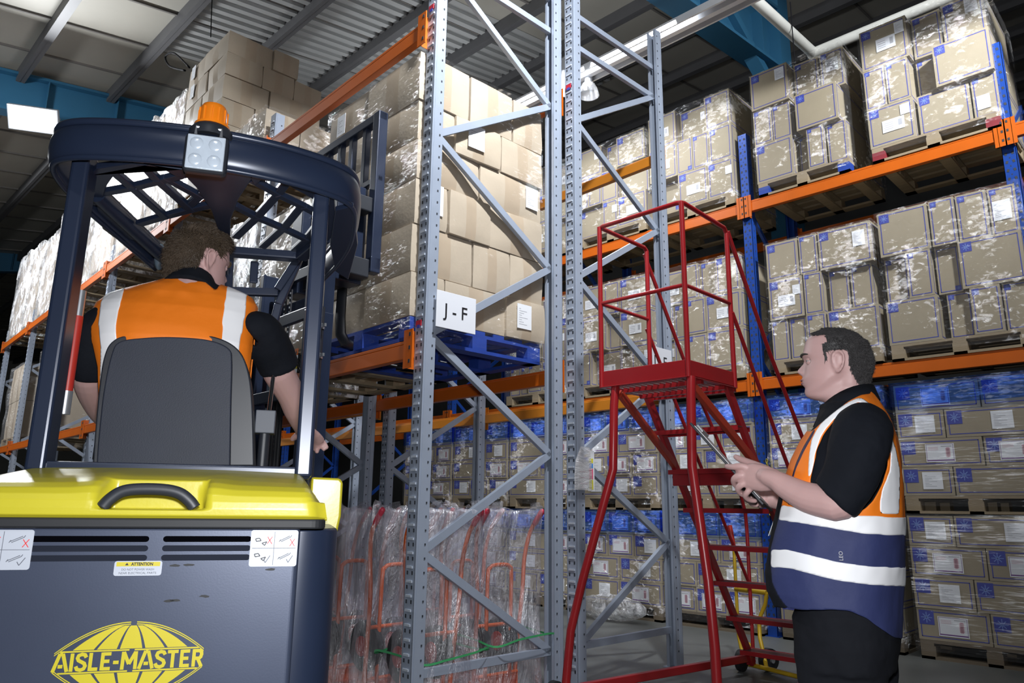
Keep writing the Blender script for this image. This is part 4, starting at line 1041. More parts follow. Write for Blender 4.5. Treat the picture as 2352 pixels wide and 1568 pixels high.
# load backrest and carriage
y = .285
for e, z0, z1 in ((.03, 3.60, 3.66), (.02, 3.17, 3.21), (.035, 2.58, 2.66)): mb = MB(); mb.bx((-.455, y-e, z0), (.415, y+e, z1), NAVY); mpart(mb, 'backrest_rail', bevel=.005)
for x in (-.43, -.27, -.10, .05, .22): 
    mb = MB(); mb.bx((x-.022, y-.02, 2.62), (x+.022, y+.02, 3.62), NAVY); mpart(mb, 'backrest_bar', bevel=.004)
mb = MB(); mb.bx((.345, y-.035, 2.56), (.415, y+.035, 3.66), NAVY); mpart(mb, 'backrest_bar', bevel=.006)
mb = MB(); mb.bx((-.42, .10, 2.52), (.40, .25, 2.64), BLACKP); mb.bx((-.42, .12, 2.95), (.40, .25, 3.05), BLACKP); mb.bx((.16, .06, 2.5), (.30, .26, 3.15), NAVY); mb.bx((-.3, .06, 2.5), (-.16, .26, 3.1), NAVY); mpart(mb, 'fork_carriage', bevel=.008)
for x in (.0, -.38):
    mb = MB(); P = [(x, .30, 2.75), (x, .30, 2.35), (x, .31, 2.24), (x, .345, 2.19), (x, .42, 2.172), (x, 1.0, 2.165), (x, 1.42, 2.16)]
    mb.tube(P, [(.05, .026), (.05, .026), (.05, .028), (.05, .027), (.05, .022), (.05, .016), (.045, .01)], BLACKP, 12, side=(1, 0, 0)); mpart(mb, 'fork', smooth='auto')
# ================================================================== red mobile steps
RED = mat('red_enamel', (.34, .014, .018), .3, 0, .15, 5, spec=.6)
REDO = mat('red_enamel_worn', (.40, .04, .018), .4, 0, .2, 4)
GRIP = mat('grip_tread', (.10, .03, .03), .8)
XA, XB, YA, YC, ZP = -2.75, -2.14, 3.62, 4.16, 1.965
ST = thing('mobile_steps', 'red tubular mobile safety steps with a railed platform in front of the J-E frame', 'ladder', (-2.45, 4.4, 0))
def sp_(*P): return [Vector(p)-Vector((-2.45, 4.4, 0)) for p in P]
def part_tube(name, P, r=.014, smooth=0, n=12, m=RED):
    mb = MB(); mb.tube(sp_(*P), r, m, n, smooth=smooth); return mb.build(name, ST, smooth='auto')
# platform
mb = MB()
for a, b in (((XA, YA), (XB, YA)), ((XB, YA), (XB, YC)), ((XA, YA), (XA, YC))):
    p, q = sp_((*a, 1.93), (*b, 1.93)); mb.bar(p, q, .006, .10, RED); mb.bar(p+Vector((0, 0, -.05)), q+Vector((0, 0, -.05)), .035, .006, RED)
mb.build('kick_plate', ST, bevel=.003)
mb = MB(); n = 14
for i in range(n+1):
    t = i/n; a, b = sp_((XA+(XB-XA)*t, YA, 1.885), (XA+(XB-XA)*min(1, t+.14), YC, 1.885)); mb.bar(a, b, .006, .012, GRIP)
    a, b = sp_((XA+(XB-XA)*t, YA, 1.885), (XA+(XB-XA)*max(0, t-.14), YC, 1.885)); mb.bar(a, b, .006, .012, STEEL)
mb.build('platform_grating', ST)
mb = MB()
for y in (YA+.15, YC-.12, YC): a, b = sp_((XA, y, 1.872), (XB, y, 1.872)); mb.bar(a, b, .03, .03, RED)
mb.build('platform_bearer', ST)
ZT, ZM = 2.935, 2.42
part_tube('guard_rail', [(XA, YC, ZT-.02), (XA+.0, YC-.03, ZT), (XA, YA+.03, ZT), (XA+.008, YA+.008, ZT), (XA+.03, YA, ZT), (XB-.03, YA, ZT), (XB-.008, YA+.008, ZT), (XB, YA+.03, ZT), (XB, YC-.03, ZT-.015), (XB, YC, ZT-.045)])
part_tube('mid_rail', [(XA, YC, ZM), (XA, YA, ZM), (XB, YA, ZM), (XB, YC, ZM)], .0125)
for x, y, z1 in ((XA, YA, ZT), (XB, YA, ZT), (XA, YC, ZT-.02), (XB, YC, ZT-.045)): part_tube('guard_post', [(x, y, 1.88), (x, y, z1)], .0155)
# handrails down the stair
YS = 1.155  # run per metre: stringer from (4.10,1.90) to (5.31,.13)
for x in (XA-.02, XB+.01):
    part_tube('handrail', [(x, YC, 2.90), (x, YC+.05, 2.82), (x, 4.66, 2.17), (x, 5.38, 1.27), (x, 5.44, 1.13), (x, 5.45, 1.0), (x, 5.44, .12)], .0135, 0)
    part_tube('handrail', [(x, YC, 2.36), (x, 4.74, 1.54), (x, 5.43, .62)], .0125)
for x in (XA+.015, XB-.015):
    mb = MB(); a, b = sp_((x, 4.08, 1.90), (x, 5.36, .06)); mb.bar(a, b, .03, .055, RED); mb.build('stringer', ST, bevel=.004)
for k in range(7):
    z = 1.65-.2475*k; y = 4.085+(1.88-z)*.695
    mb = MB(); a, b = sp_((XA, y, z), (XB, y, z))
    mb.bar(a, b, .15, .006, GRIP); mb.bar(a+Vector((0, -.075, -.01)), b+Vector((0, -.075, -.01)), .008, .03, RED); mb.bar(a+Vector((0, .075, -.01)), b+Vector((0, .075, -.01)), .008, .03, RED)
    mb.build('step', ST)
mb = MB(); a, b = sp_((XA-.01, 4.42, 1.36), (XB+.01, 4.42, 1.36)); mb.bar(a, b, .03, .11, RED); mb.build('cross_member', ST, bevel=.004)
# legs, braces, base
LA = [(XA+.09, YA+.02, 1.88), (-2.66, YA, 1.76), (-2.668, YA-.01, 1.38), (-2.90, YA-.02, .73), (-2.985, YA-.03, .44), (-3.03, YA-.03, .10)]
LB = [(XB+.005, YA+.02, 1.88), (XB+.01, YA, 1.76), (XB+.005, YA-.01, 1.38), (-2.062, YA-.02, .79), (-2.036, YA-.03, .46), (-2.03, YA-.03, .10)]
part_tube('leg', LA, .026, 0, 14); part_tube('leg', LB, .026, 0, 14)
for x0, x1 in ((XA+.1, XA+.015), (XB-.01, XB-.015)):
    mb = MB(); a, b = sp_((x0, YA+.05, 1.84), (x1, 4.40, 1.44)); mb.bar(a, b, .03, .05, REDO); mb.build('brace', ST, bevel=.004)
for x0, x1 in ((-3.03, XA), (-2.03, XB)):
    mb = MB(); a, b = sp_((x0, YA-.03, .10), (x1, 5.36, .10)); mb.bar(a, b, .04, .05, RED); a2, b2 = sp_((x1, 5.36, .05), (x1, 5.36, .17)); mb.bar(a2, b2, .05, .05, RED, up=(1, 0, 0)); mb.build('base_rail', ST, bevel=.004)
mb = MB(); a, b = sp_((-3.03, YA-.03, .12), (-2.03, YA-.03, .12)); mb.bar(a, b, .04, .05, RED); mb.build('base_rail', ST, bevel=.004)
for x, y in ((-3.09, YA-.06), (-1.97, YA-.06), (XA-.06, 5.33), (XB+.06, 5.33)):
    mb = MB(); P = sp_((x-.025, y, .075), (x-.018, y, .075), (x+.018, y, .075), (x+.025, y, .075)); mb.tube(P, [.06, .075, .075, .06], RUBBER, 22); mb.build('wheel', ST, smooth='auto')
# ================================================================== yellow trolley beyond the steps
YT = mat('yellow_enamel', (.62, .40, .02), .4, 0, .2, 8)
P0 = Vector((-2.72, 5.56, 0)); TY = thing('sack_trolley', 'yellow tubular sack trolley standing behind the foot of the red steps', 'trolley', P0)
def yp(x, y, z): return Vector((x, y, z))-P0
mb = MB(); mb.tube([yp(-2.97, 5.56, 1.03), yp(-2.945, 5.56, .86)], .018, REDS, 10); o = mb.build('grip', TY, smooth='auto'); o['label'] = 'red hand grip'
mb = MB(); mb.tube([yp(-2.945, 5.56, .87), yp(-2.945, 5.56, .2), yp(-2.93, 5.56, .12), yp(-2.86, 5.5, .04)], .013, YT, 10); mb.build('frame_tube', TY, smooth='auto')
mb = MB(); mb.tube([yp(-2.68, 5.53, .545), yp(-2.70, 5.54, .46), yp(-2.755, 5.56, .37), yp(-2.765, 5.55, .32), yp(-2.74, 5.5, .22), yp(-2.64, 5.38, .03)], .015, YT, 10); mb.build('frame_tube', TY, smooth='auto')
mb = MB(); mb.tube([yp(-2.95, 5.56, .55), yp(-2.68, 5.53, .545)], .019, YT, 12)
for i in range(6): x = -2.93+.045*i; mb.tube([yp(x, 5.56, .55), yp(x+.012, 5.557, .55)], .0195, mat('dark_stripe', (.25, .17, .02), .5), 12)
mb.build('handle_bar', TY, smooth='auto')
mb = MB(); mb.tube([yp(-2.93, 5.45, .04), yp(-2.62, 5.36, .04), yp(-2.32, 5.28, .035)], .016, YT, 10); mb.tube([yp(-2.86, 5.5, .17), yp(-2.82, 5.5, .16), yp(-2.80, 5.46, .1), yp(-2.78, 5.42, .04)], .017, YT, 10); mb.build('base_tube', TY, smooth='auto')
for x in (-2.68,):
    mb = MB(); P = [yp(x-.02, 5.49, .08), yp(x-.014, 5.488, .08), yp(x+.03, 5.472, .08), yp(x+.036, 5.47, .08)]; mb.tube(P, [.06, .08, .08, .06], RUBBER, 20); mb.tube([yp(x-.03, 5.49, .08), yp(x+.05, 5.47, .08)], .02, STEEL, 10); mb.build('wheel', TY, smooth='auto')
# yellow chain hanging at the blue upright
mb = MB()
for i in range(12):
    for dx in (0, .05):
        c = Vector((-3.27+dx, 6.92, 1.62-.045*i))
        mb.tube([c+Vector((.009*math.cos(a), .004*math.cos(a*2), .021*math.sin(a))) for a in [2*PI*k/8 for k in range(9)]], .0035, LOGOY, 6, cap=False)
tag(mb.build('chain', smooth=True, fix=False), 'thin yellow plastic chain hanging on the blue upright behind the steps', 'chain', kind='thing')
# ================================================================== orange sack trucks under plastic bags
OT = mat('orange_tube', (.62, .10, .015), .35, 0, .12, 6); GRIPR = mat('pink_grip', (.62, .05, .09), .4)
BAG = film_mat('plastic_bag', tint=(.93, .93, .96), base=.012, peak=.6, haze=.21, scale=4, lo=.47, hi=.70, stretch=(2.2, 2.2, .6), rough=.24, bstr=1.0, dist=.13)
def make_hand_truck():
    """local x towards the aisle end, y depth, leaning back; 1.13 m tall"""
    t = thing('sack_truck', '', 'sack truck', (0, 0, 0), JYAW)
    LE = lambda z: .0+.14*(z/1.1)
    for s in (-1, 1):
        mb = MB(); mb.tube([(-.02, s*.17, .06), (.0, s*.175, .30), (.03, s*.19, .62), (.03, s*.205, .82), (.06, s*.225, .98), (.12, s*.232, 1.07)], .0145, OT, 10, smooth=4); mb.build('frame_tube', t, smooth=True)
        mb = MB(); mb.tube([(.105, s*.231, 1.05), (.125, s*.233, 1.075), (.17, s*.235, 1.125)], .019, GRIPR, 12, round_end=True); mb.build('grip', t, smooth='auto')
        mb = MB(); mb.tube([(-.09, s*.115-.035, .30), (-.09, s*.115-.02, .30), (-.09, s*.115+.02, .30), (-.09, s*.115+.035, .30)], [.11, .15, .15, .11], RUBBER, 22); mb.tube([(-.09, s*.115-.04, .30), (-.09, s*.115+.04, .30)], .06, REDS, 14); mb.build('wheel', t, smooth='auto')
    mb = MB(); mb.tube([(.01, -.10, .08), (.02, -.10, .70), (.022, -.085, .765), (.025, -.05, .785), (.025, .05, .785), (.022, .085, .765), (.02, .10, .70), (.01, .10, .08)], .0135, OT, 10, smooth=3); mb.build('inner_loop', t, smooth=True)
    mb = MB()
    for z in (.12, .42): mb.tube([(LE(z)*.3-.01, -.17, z), (LE(z)*.3+.0, .17, z)], .012, OT, 8)
    mb.build('cross_tube', t, smooth='auto')
    mb = MB(); mb.bx((-.02, -.22, .02), (.16, .22, .026), OT); mb.bx((-.03, -.2, .02), (-.02, .2, .1), OT); mb.build('toe_plate', t)
    return t
HT = make_hand_truck(); HT.empty_display_size = .1
def bag(P, seed, wv, h, lab):
    off = Vector((seed*5.1, seed*2.3, 0)); R = []; n = 36
    for k in range(22):
        t = k/21; z = .03+(h-.03)*t; row = []
        sx = .17*(1-t*.62)+.02; sy = wv*(1-.06*t)
        for j in range(n):
            a = 2*PI*j/n; c, s = math.cos(a), math.sin(a)
            x = sx*math.copysign(abs(c)**.7, c)+.05+.14*t*t*.6; y = sy*math.copysign(abs(s)**.6, s)
            q = noise.noise(Vector((c*2.6, s*2.6, z*1.6))+off)*.035+noise.noise(Vector((c*6, s*6, z*3))+off)*.012
            zz = z
            if t > .85:       # corners of the bag stand up over the grips
                zz += .05*(abs(s)**3-.35)*(t-.85)/.15+noise.noise(Vector((c*4, s*4, 9))+off)*.03*(t-.85)/.15
            row.append((x+c*q, y+s*q, max(.01, zz)))
        R.append(row)
    for m_, zz in ((.6, 0), (.2, -.012)): R.append([(p[0]*m_+.1*(1-m_), p[1]*(1 if m_ > .5 else .8), p[2]+zz-.0) for p in R[21]])
    mb = MB(); mb.rings(R, BAG, cap=False); o = mb.build('plastic_bag', None, P, JYAW, smooth=True, fix=False)
    return tag(o, lab, 'plastic bag', 'clear bags over the sack trucks')
STRAP = mat('green_strap', (.06, .38, .14), .45)
rk = ['nearest', 'second nearest', 'third nearest', 'farthest']
first = True
for col, (v, us) in enumerate(((-2.12, (.26, .70, 1.13, 1.55)), (-1.55, (.30, .72, 1.12)))):
    for i, u in enumerate(us):
        t = HT if first else copy_tree(HT); first = False
        P = J(u, v+(.02 if i % 2 else -.01), 0); t.location = P; t.rotation_euler[2] = JYAW+(.05 if i % 2 else -.04)
        cn = 'front' if col == 0 else 'rear'; rkk = rk[i] if i < len(us)-1 else 'farthest'
        tag(t, f'orange sack truck with red grips, bagged, {rkk} of the {cn} row', 'sack truck', 'bagged orange sack trucks')
        bag(P, 3+i+col*5, .265, 1.15, f'clear plastic bag over the {rkk} sack truck of the {cn} row')
for k, (v, z) in enumerate(((-2.12, .33), (-1.55, .36))):
    mb = MB(); pts = []
    for i in range(41):
        a = 2*PI*i/40; pts.append((.04+.255*math.copysign(abs(math.cos(a))**.5, math.cos(a)), .30*math.copysign(abs(math.sin(a))**.5, math.sin(a)), z+.02*math.sin(3*a+k)))
    mb.rings([pts[:-1], [(p[0], p[1], p[2]+.012) for p in pts[:-1]]], STRAP, cap=False)
    tag(mb.build('strap', None, J(.28, v, 0), JYAW, fix=False), f'green strap round the nearest bagged sack truck of the {["front", "rear"][k]} row', 'strap')
# crumpled film bundle in front of the floor stack seen through the J-E frame
mb = MB(); R = []
for i in range(17):
    t = i/16; x = -.42+.84*t; r = .13*(math.sin(PI*min(1, max(0, t*.96+.02)))**.45)
    R.append([(x, r*1.1*math.cos(a)*(1+.35*noise.noise(Vector((x*6, math.cos(a)*2, math.sin(a)*2)))), .135+r*math.sin(a)*(1+.35*noise.noise(Vector((x*7+9, math.cos(a)*2, math.sin(a)*2))))) for a in [2*PI*j/20 for j in range(20)]])
mb.rings(R, FILM_B); tag(mb.build('film_bundle', None, (-4.95, 6.62, .0), 0, smooth=True), 'crumpled bundle of clear film on the floor behind the J-E frame', 'stretch film')
# ================================================================== people
def skin_mat():
    m, nt, b = _nt('skin'); L = nt.links.new
    tc = N(nt, 'ShaderNodeTexCoord'); n = N(nt, 'ShaderNodeTexNoise'); n.inputs['Scale'].default_value = 9; n.inputs['Detail'].default_value = 4; L(tc.outputs['Object'], n.inputs['Vector'])
    mx = N(nt, 'ShaderNodeMix', data_type='RGBA'); mx.inputs[6].default_value = (.50, .315, .30, 1); mx.inputs[7].default_value = (.64, .40, .385, 1)
    L(n.outputs['Fac'], mx.inputs[0]); L(mx.outputs[2], b.inputs['Base Color']); b.inputs['Roughness'].default_value = .5
    b.inputs['Subsurface Weight'].default_value = .12; b.inputs['Subsurface Radius'].default_value = (.02, .008, .005); b.inputs['Subsurface Scale'].default_value = .4
    return m
SKIN = skin_mat()
LIPM = mat('lip', (.34, .13, .13), .45); EYEW = mat('eye_white', (.38, .36, .36), .3); IRIS = mat('iris', (.05, .06, .07), .2)
SHIRT = mat('black_shirt', (.006, .0075, .012), .85, 0, .2, 12, .25, 35, spec=.2)
TROUS = mat('black_trousers', (.009, .010, .014), .85, 0, .2, 10, .3, 22, spec=.2)
VEST = mat('orange_hi_vis', (.92, .215, .008), .6, 0, .06, 6, .22, 18)
VNAVY = mat('navy_vest', (.026, .036, .125), .7, 0, .12, 8, .25, 20)
BAND = mat('reflective_tape', (.97, .97, 1.0), .55, 0, .01, 4, spec=.8)
PIPE = mat('dark_piping', (.03, .015, .05), .6)
def inpoly(x, y, P):
    c = False; j = len(P)-1
    for i in range(len(P)):
        if (P[i][1] > y) != (P[j][1] > y) and x < (P[j][0]-P[i][0])*(y-P[i][1])/(P[j][1]-P[i][1]+1e-9)+P[i][0]: c = not c
        j = i
    return c
def sel(a, n): return math.copysign(abs(a)**n, a)
# ---- head: local x forward, y left, z up; origin at ear height
HEADZ = [.140, .1395, .137, .131, .122, .108, .09, .07, .05, .03, .01, -.01, -.03, -.05, -.07, -.085, -.098, -.108, -.116, -.122, -.13, -.16]
def head_contours(front, back, wid):
    fz = np.array([p[1] for p in front])[::-1]; fx = np.array([p[0] for p in front])[::-1]
    bz = np.array([p[1] for p in back])[::-1]; bx_ = np.array([p[0] for p in back])[::-1]
    wz = np.array([p[1] for p in wid])[::-1]; wx = np.array([p[0] for p in wid])[::-1]
    return (lambda z: float(np.interp(z, fz, fx))), (lambda z: float(np.interp(z, bz, bx_))), (lambda z: float(np.interp(z, wz, wx)))
# profile of the standing man in metres about the ear, read off his outline
FRONT = [(.022, .116), (.06, .108), (.078, .098), (.088, .083), (.094, .062), (.098, .045), (.099, .034), (.094, .024), (.092, .018), (.094, .008), (.097, -.004), (.0975, -.014), (.099, -.022), (.105, -.030), (.107, -.036), (.1025, -.040), (.106, -.046), (.103, -.054), (.098, -.060), (.101, -.070), (.1015, -.080), (.096, -.089), (.080, -.097), (.055, -.104), (.040, -.112), (.034, -.125), (.03, -.17)]
BACK = [(.022, .116), (-.03, .110), (-.058, .098), (-.082, .074), (-.094, .045), (-.097, .018), (-.095, -.008), (-.089, -.032), (-.082, -.052), (-.078, -.072), (-.079, -.10), (-.083, -.17)]
WID = [(.0, .1165), (.032, .114), (.052, .105), (.066, .088), (.074, .062), (.0765, .035), (.0755, .01), (.073, -.015), (.0695, -.04), (.065, -.062), (.058, -.082), (.053, -.098), (.055, -.115), (.06, -.17)]
hf, hb_, hw = head_contours(FRONT, BACK, WID)
_sz = np.linspace(-.17, .116, 287); _sx = np.array([hf(z) for z in _sz]); _k = np.exp(-(np.arange(-30, 31)/11.)**2); _k /= _k.sum(); _ss = np.convolve(np.pad(_sx, 30, 'edge'), _k, 'valid')
def hfs(z): return float(np.interp(z, _sz, _ss)) if -.085 < z < .07 else hf(z)
def head_pt(a, z, off=0.):
    xf, xb, w = hfs(z), hb_(z), hw(z); c, r = (xf+xb)/2, (xf-xb)/2
    ca, sa = math.cos(a), math.sin(a)
    x = c+(r+off)*sel(ca, .93); y = (w+off)*sel(sa, .93)
    if ca > 0: y *= 1-.10*ca*ca*(1 if z > -.09 else .3)
    if ca > 0: x += (hf(z)-xf)*math.exp(-(y/.024)**2)
    zj = -.085+(.09-x)*.58
    if x > -.045 and z < zj: y *= 1-.17*min(1, (zj-z)/.022)*min(1, (x+.045)/.03)
    if off == 0 and ca > .2:
        fr = ca
        nz = np.interp(z, [-.026, -.018, -.008, .002, .012, .024, .03], [0, .012, .0235, .0205, .0125, .003, 0])
        sg = np.interp(z, [-.02, -.008, .024], [.0125, .0105, .007]); x += float(nz)*math.exp(-(y/sg)**2)
        nz2 = math.exp(-((z+.014)/.008)**2)*.009*math.exp(-((abs(y)-.013)/.006)**2); x += nz2
        x -= .0105*math.exp(-((abs(y)-.032)/.014)**2-((z-.020)/.012)**2)
        x += .0045*math.exp(-((abs(y)-.026)/.02)**2-((z-.040)/.008)**2)
        x -= .004*math.exp(-((abs(y)-.05)/.02)**2-((z+.045)/.025)**2)
        x += (.003*math.exp(-((z+.034)/.004)**2)+.003*math.exp(-((z+.047)/.005)**2))*math.exp(-(y/.02)**4)
    return (x, y, z)
def head_mb(mb, M, m):
    n = 72; zs = list(np.linspace(.1158, -.138, 92)); R = []
    for z in zs: R.append([M @ Vector(head_pt(2*PI*j/n, z)) for j in range(n)])
    mb.rings(R, m)
    for s in (1, -1):          # ears
        e = Vector((-.012, s*.072, .002))
        O_ = [(.006, .0, -.026), (.012, .004, -.012), (.015, .007, .006), (.011, .011, .024), (-.002, .015, .031), (-.014, .018, .024), (-.018, .019, .008), (-.014, .016, -.010), (-.006, .011, -.024), (.004, .004, -.031), (.006, .0, -.026)]
        mb.tube([M @ (e+Vector((x, s*y, z))) for x, y, z in O_], .0045, m, 8, smooth=3)
        mb.tube([M @ (e+Vector((.004, s*.001, -.024))), M @ (e+Vector((-.002, s*.005, -.004))), M @ (e+Vector((-.004, s*.007, .018)))], [(.010, .004), (.014, .005), (.012, .005)], m, 10, side=M.to_3x3() @ Vector((1, 0, 0)), round_end=True)
def head_parts(M, par, brow=(.03, .025, .022)):
    for s in (1, -1):
        mb = MB(); c = Vector((.0735, s*.031, .019))
        mb.sphere((0, 0, 0), .0118, EYEW, 16, 10); mb.tube([(.0085, 0, 0), (.0112, 0, 0), (.0122, 0, 0)], [.0062, .005, .001], IRIS, 14)
        o = mb.build('eye', par, smooth=True); o.matrix_local = M @ Matrix.Translation(c)
        mb = MB()      # lids: partial shells above and below the eye opening
        for a0, a1 in ((18, 100), (-95, -20)):
            mb.rings([[(.0136*math.cos(math.radians(b_))*math.cos(math.radians(a_)), .0145*math.sin(math.radians(b_)), .0136*math.sin(math.radians(a_))*max(.2, math.cos(math.radians(b_)))) for b_ in range(-90, 91, 15)] for a_ in np.linspace(a0, a1, 7)], SKIN, close=False)
        l_ = mb.build('eyelid', par, smooth=True, fix=False); l_.matrix_local = M @ Matrix.Translation(c)
        sd_ = l_.modifiers.new('solid', 'SOLIDIFY'); sd_.thickness = .0015
        mb = MB(); pts = []
        for k in range(9):
            y = .012+.04*k/8; z = .036+.006*math.sin(PI*k/8*.9); x = head_pt(math.asin(min(.99, y/hw(z))), z)[0]
            pts.append(M @ Vector((x+.002, s*y, z)))
        mb.tube(pts, [.002, .0035, .004, .004, .004, .0037, .003, .0025, .0015], mat('brow_%d' % (brow[0]*1000), brow, .8), 8); mb.build('eyebrow', par, smooth=True)
    mb = MB()
    for zc, h in ((-.0358, .0026), (-.0458, .003)):
        R = []
        for k in range(11):
            y = -.022+.044*k/10; t = 1-(abs(y)/.024)**2; x = head_pt(math.asin(y/hw(zc)), zc)[0]
            R.append([M @ Vector((x+.0012+.0012*math.cos(q)*t, y, zc+h*math.sin(q)*t**.5)) for q in [2*PI*i/8 for i in range(8)]])
        mb.rings(R, LIPM)
    mb.build('lips', par, smooth=True)
def hair_parts(M, par, is_hair, m, cap_off, ln, count, seed, lift, gsize=.0009, flow=None, top=0.):
    n = 90; zs = list(np.linspace(.1157, -.15, 80)); rnd = random.Random(seed); V = {}; mb = MB()
    P = [[Vector(head_pt(2*PI*j/n, z, .0)) for j in range(n)] for z in zs]; Q = [[None]*n for _ in zs]
    for i, z in enumerate(zs):
        for j in range(n):
            a = 2*PI*j/n; nn = noise.noise(P[i][j]*38)*.003+noise.noise(P[i][j]*90)*.0015
            Q[i][j] = Vector(head_pt(a, z, cap_off+nn))
            if z > .1: Q[i][j].z += (cap_off+nn)*min(1, (z-.1)/.012)
            if top: Q[i][j].z += top*sstep(.05, .116, z)*(1+12*nn)
    ok = [[is_hair(P[i][j]) for j in range(n)] for i in range(len(zs))]
    k = mb.mi(m); mb.v = [tuple(M @ q) for r in Q for q in r]; faces = []
    for i in range(len(zs)-1):
        for j in range(n):
            j2 = (j+1) % n
            if sum((ok[i][j], ok[i][j2], ok[i+1][j], ok[i+1][j2])) >= 3: mb.f.append([i*n+j, i*n+j2, (i+1)*n+j2, (i+1)*n+j]); mb.m.append(k); faces.append((i, j))
    mb.f.append(list(range(n))); mb.m.append(k)
    o = mb.build('hair', par, smooth=True, fix=False)
    st = MB(); kk = st.mi(m)
    for _ in range(count):
        i, j = rnd.choice(faces); u, v = rnd.random(), rnd.random(); j2 = (j+1) % n
        p = Q[i][j].lerp(Q[i][j2], u).lerp(Q[i+1][j].lerp(Q[i+1][j2], u), v)
        nrm = (p-Vector((0, 0, .0))).normalized(); nrm = Vector((nrm.x, nrm.y, nrm.z*.8)).normalized()
        d = flow(p) if flow else Vector((-.4, 0, -.9)); d = d-nrm*d.dot(nrm); 
        if d.length < .1: d = Vector((-1, .2, 0))
        d.normalize(); d += Vector((rnd.gauss(0, .35), rnd.gauss(0, .35), rnd.gauss(0, .25))); L_ = ln*rnd.uniform(.6, 1.25)
        q1 = p+nrm*lift*L_+d*L_*.45; q2 = p+nrm*lift*L_*.9+d*L_
        side = nrm.cross(d).normalized()*gsize*rnd.uniform(.7, 1.4)
        b = len(st.v)
        st.v += [tuple(M @ w_) for w_ in (p-nrm*.002-side, p-nrm*.002+side, p+nrm*gsize*1.6, q1-side*.8, q1+side*.8, q1+nrm*gsize*1.3, q2)]
        for f in ((0, 3, 4, 1), (1, 4, 5, 2), (2, 5, 3, 0)): st.f.append([b+x for x in f]); st.m.append(kk)
        for f in ((3, 6, 4), (4, 6, 5), (5, 6, 3)): st.f.append([b+x for x in f]); st.m.append(kk)
    st.build('hair_strands', o, smooth=True, fix=False)
    return o
def remesh(o, vox, sm=4):
    md = o.modifiers.new('remesh', 'REMESH'); md.mode = 'VOXEL'; md.voxel_size = vox; md.use_smooth_shade = True
    if sm: s = o.modifiers.new('smooth', 'SMOOTH'); s.factor = .5; s.iterations = sm
def torso_grid(fx, bx_, wf, z0, z1, nz, nth, n=2.3, off=0., wrinkle=.004, seed=0, frame='x'):
    """rings of a torso; fx/bx_ front/back (or right/left), wf half depth"""
    R = []
    for i in range(nz+1):
        z = z0+(z1-z0)*i/nz; xf, xb, w = fx(z), bx_(z), wf(z); c, r = (xf+xb)/2, (xf-xb)/2; row = []
        for j in range(nth):
            a = 2*PI*j/nth; ca, sa = sel(math.cos(a), 2/n), sel(math.sin(a), 2/n)
            q = noise.noise(Vector((ca*2.2+seed, sa*2.2, z*5)))*wrinkle+noise.noise(Vector((ca*5+seed, sa*5, z*13)))*wrinkle*.5
            row.append(Vector((c+(r+off+q)*ca, (w+off+q)*sa, z)))
        R.append(row)
    return R
def classify_mesh(R, cls, Mw, mirror_axis, lift):
    """split a grid into meshes by class name; cls(px, py, p) -> name or None"""
    n = len(R[0]); out = {}
    for i in range(len(R)-1):
        for j in range(n):
            j2 = (j+1) % n; c = (R[i][j]+R[i][j2]+R[i+1][j]+R[i+1][j2])/4
            q = c.copy()
            if mirror_axis == 'y' and q.y < 0: q.y = -q.y
            if mirror_axis == 'front' and q.y > 0: q.y = -q.y
            px, py = proj(Mw @ q); k = cls(px, py, c)
            if k: out.setdefault(k, []).append((i, j))
    return out
def mesh_from(R, faces, m, name, par, off=0., cen=None, thick=None):
    n = len(R[0]); vi = {}; mb = MB(); k = mb.mi(m)
    def vid(i, j):
        j %= n
        if (i, j) not in vi:
            p = R[i][j]; t = R[i][(j+1) % n]-R[i][j-1]; u = R[min(i+1, len(R)-1)][j]-R[max(i-1, 0)][j]; nr = t.cross(u)
            if nr.length > 0: nr.normalize()
            vi[(i, j)] = len(mb.v); mb.v.append(tuple(p+nr*off))
        return vi[(i, j)]
    for (i, j) in faces: mb.f.append([vid(i, j), vid(i, j+1), vid(i+1, j+1), vid(i+1, j)]); mb.m.append(k)
    ec = {}
    for f in mb.f:
        for a, b in zip(f, f[1:]+f[:1]): e = (min(a, b), max(a, b)); ec[e] = ec.get(e, 0)+1
    nb = {}
    for (a, b), c in ec.items():
        if c == 1: nb.setdefault(a, []).append(b); nb.setdefault(b, []).append(a)
    V_ = [Vector(v) for v in mb.v]
    for _ in range(14):
        W_ = {v: sum((V_[q] for q in l), Vector())/len(l) for v, l in nb.items()}
        for v, p in W_.items(): V_[v] = V_[v].lerp(p, .5)
    mb.v = [tuple(v) for v in V_]
    o = mb.build(name, par, smooth=True, fix=False)
    if thick: md = o.modifiers.new('solid', 'SOLIDIFY'); md.thickness = thick; md.offset = 1
    return o
def finger(mb, pts, r, m): mb.tube(pts, r, m, 12, smooth=3, round_end=True)
# ------------------------------------------------------------------ standing man
_v = ray(1940, 1150); _v[2] = 0; _v /= np.linalg.norm(_v)
_l = np.array([-_v[1], _v[0], 0]); PHI = math.radians(7)
MF = _l*math.cos(PHI)+_v*math.sin(PHI); ML = np.array([-MF[1], MF[0], 0])
MP = onD(1940, 1150, 2.2); MP[2] = 0
MYAW = math.atan2(MF[1], MF[0])
MAN = thing('person', 'man in orange and navy hi-vis vest standing with a clipboard, seen in profile', 'person', tuple(MP), MYAW)
MW = Matrix.Translation(Vector(MP)) @ Matrix.Rotation(MYAW, 4, 'Z')
def mp(px, py, y=0.):
    P = on_plane(px, py, MP+ML*y, ML)-MP; return Vector((float(np.dot(P, MF)), y, float(P[2])))
def cont(L_):
    p = sorted([(mp(*q).z, mp(*q).x) for q in L_]); zz = np.array([a for a, b in p]); xx = np.array([b for a, b in p])
    return lambda z: float(np.interp(z, zz, xx))
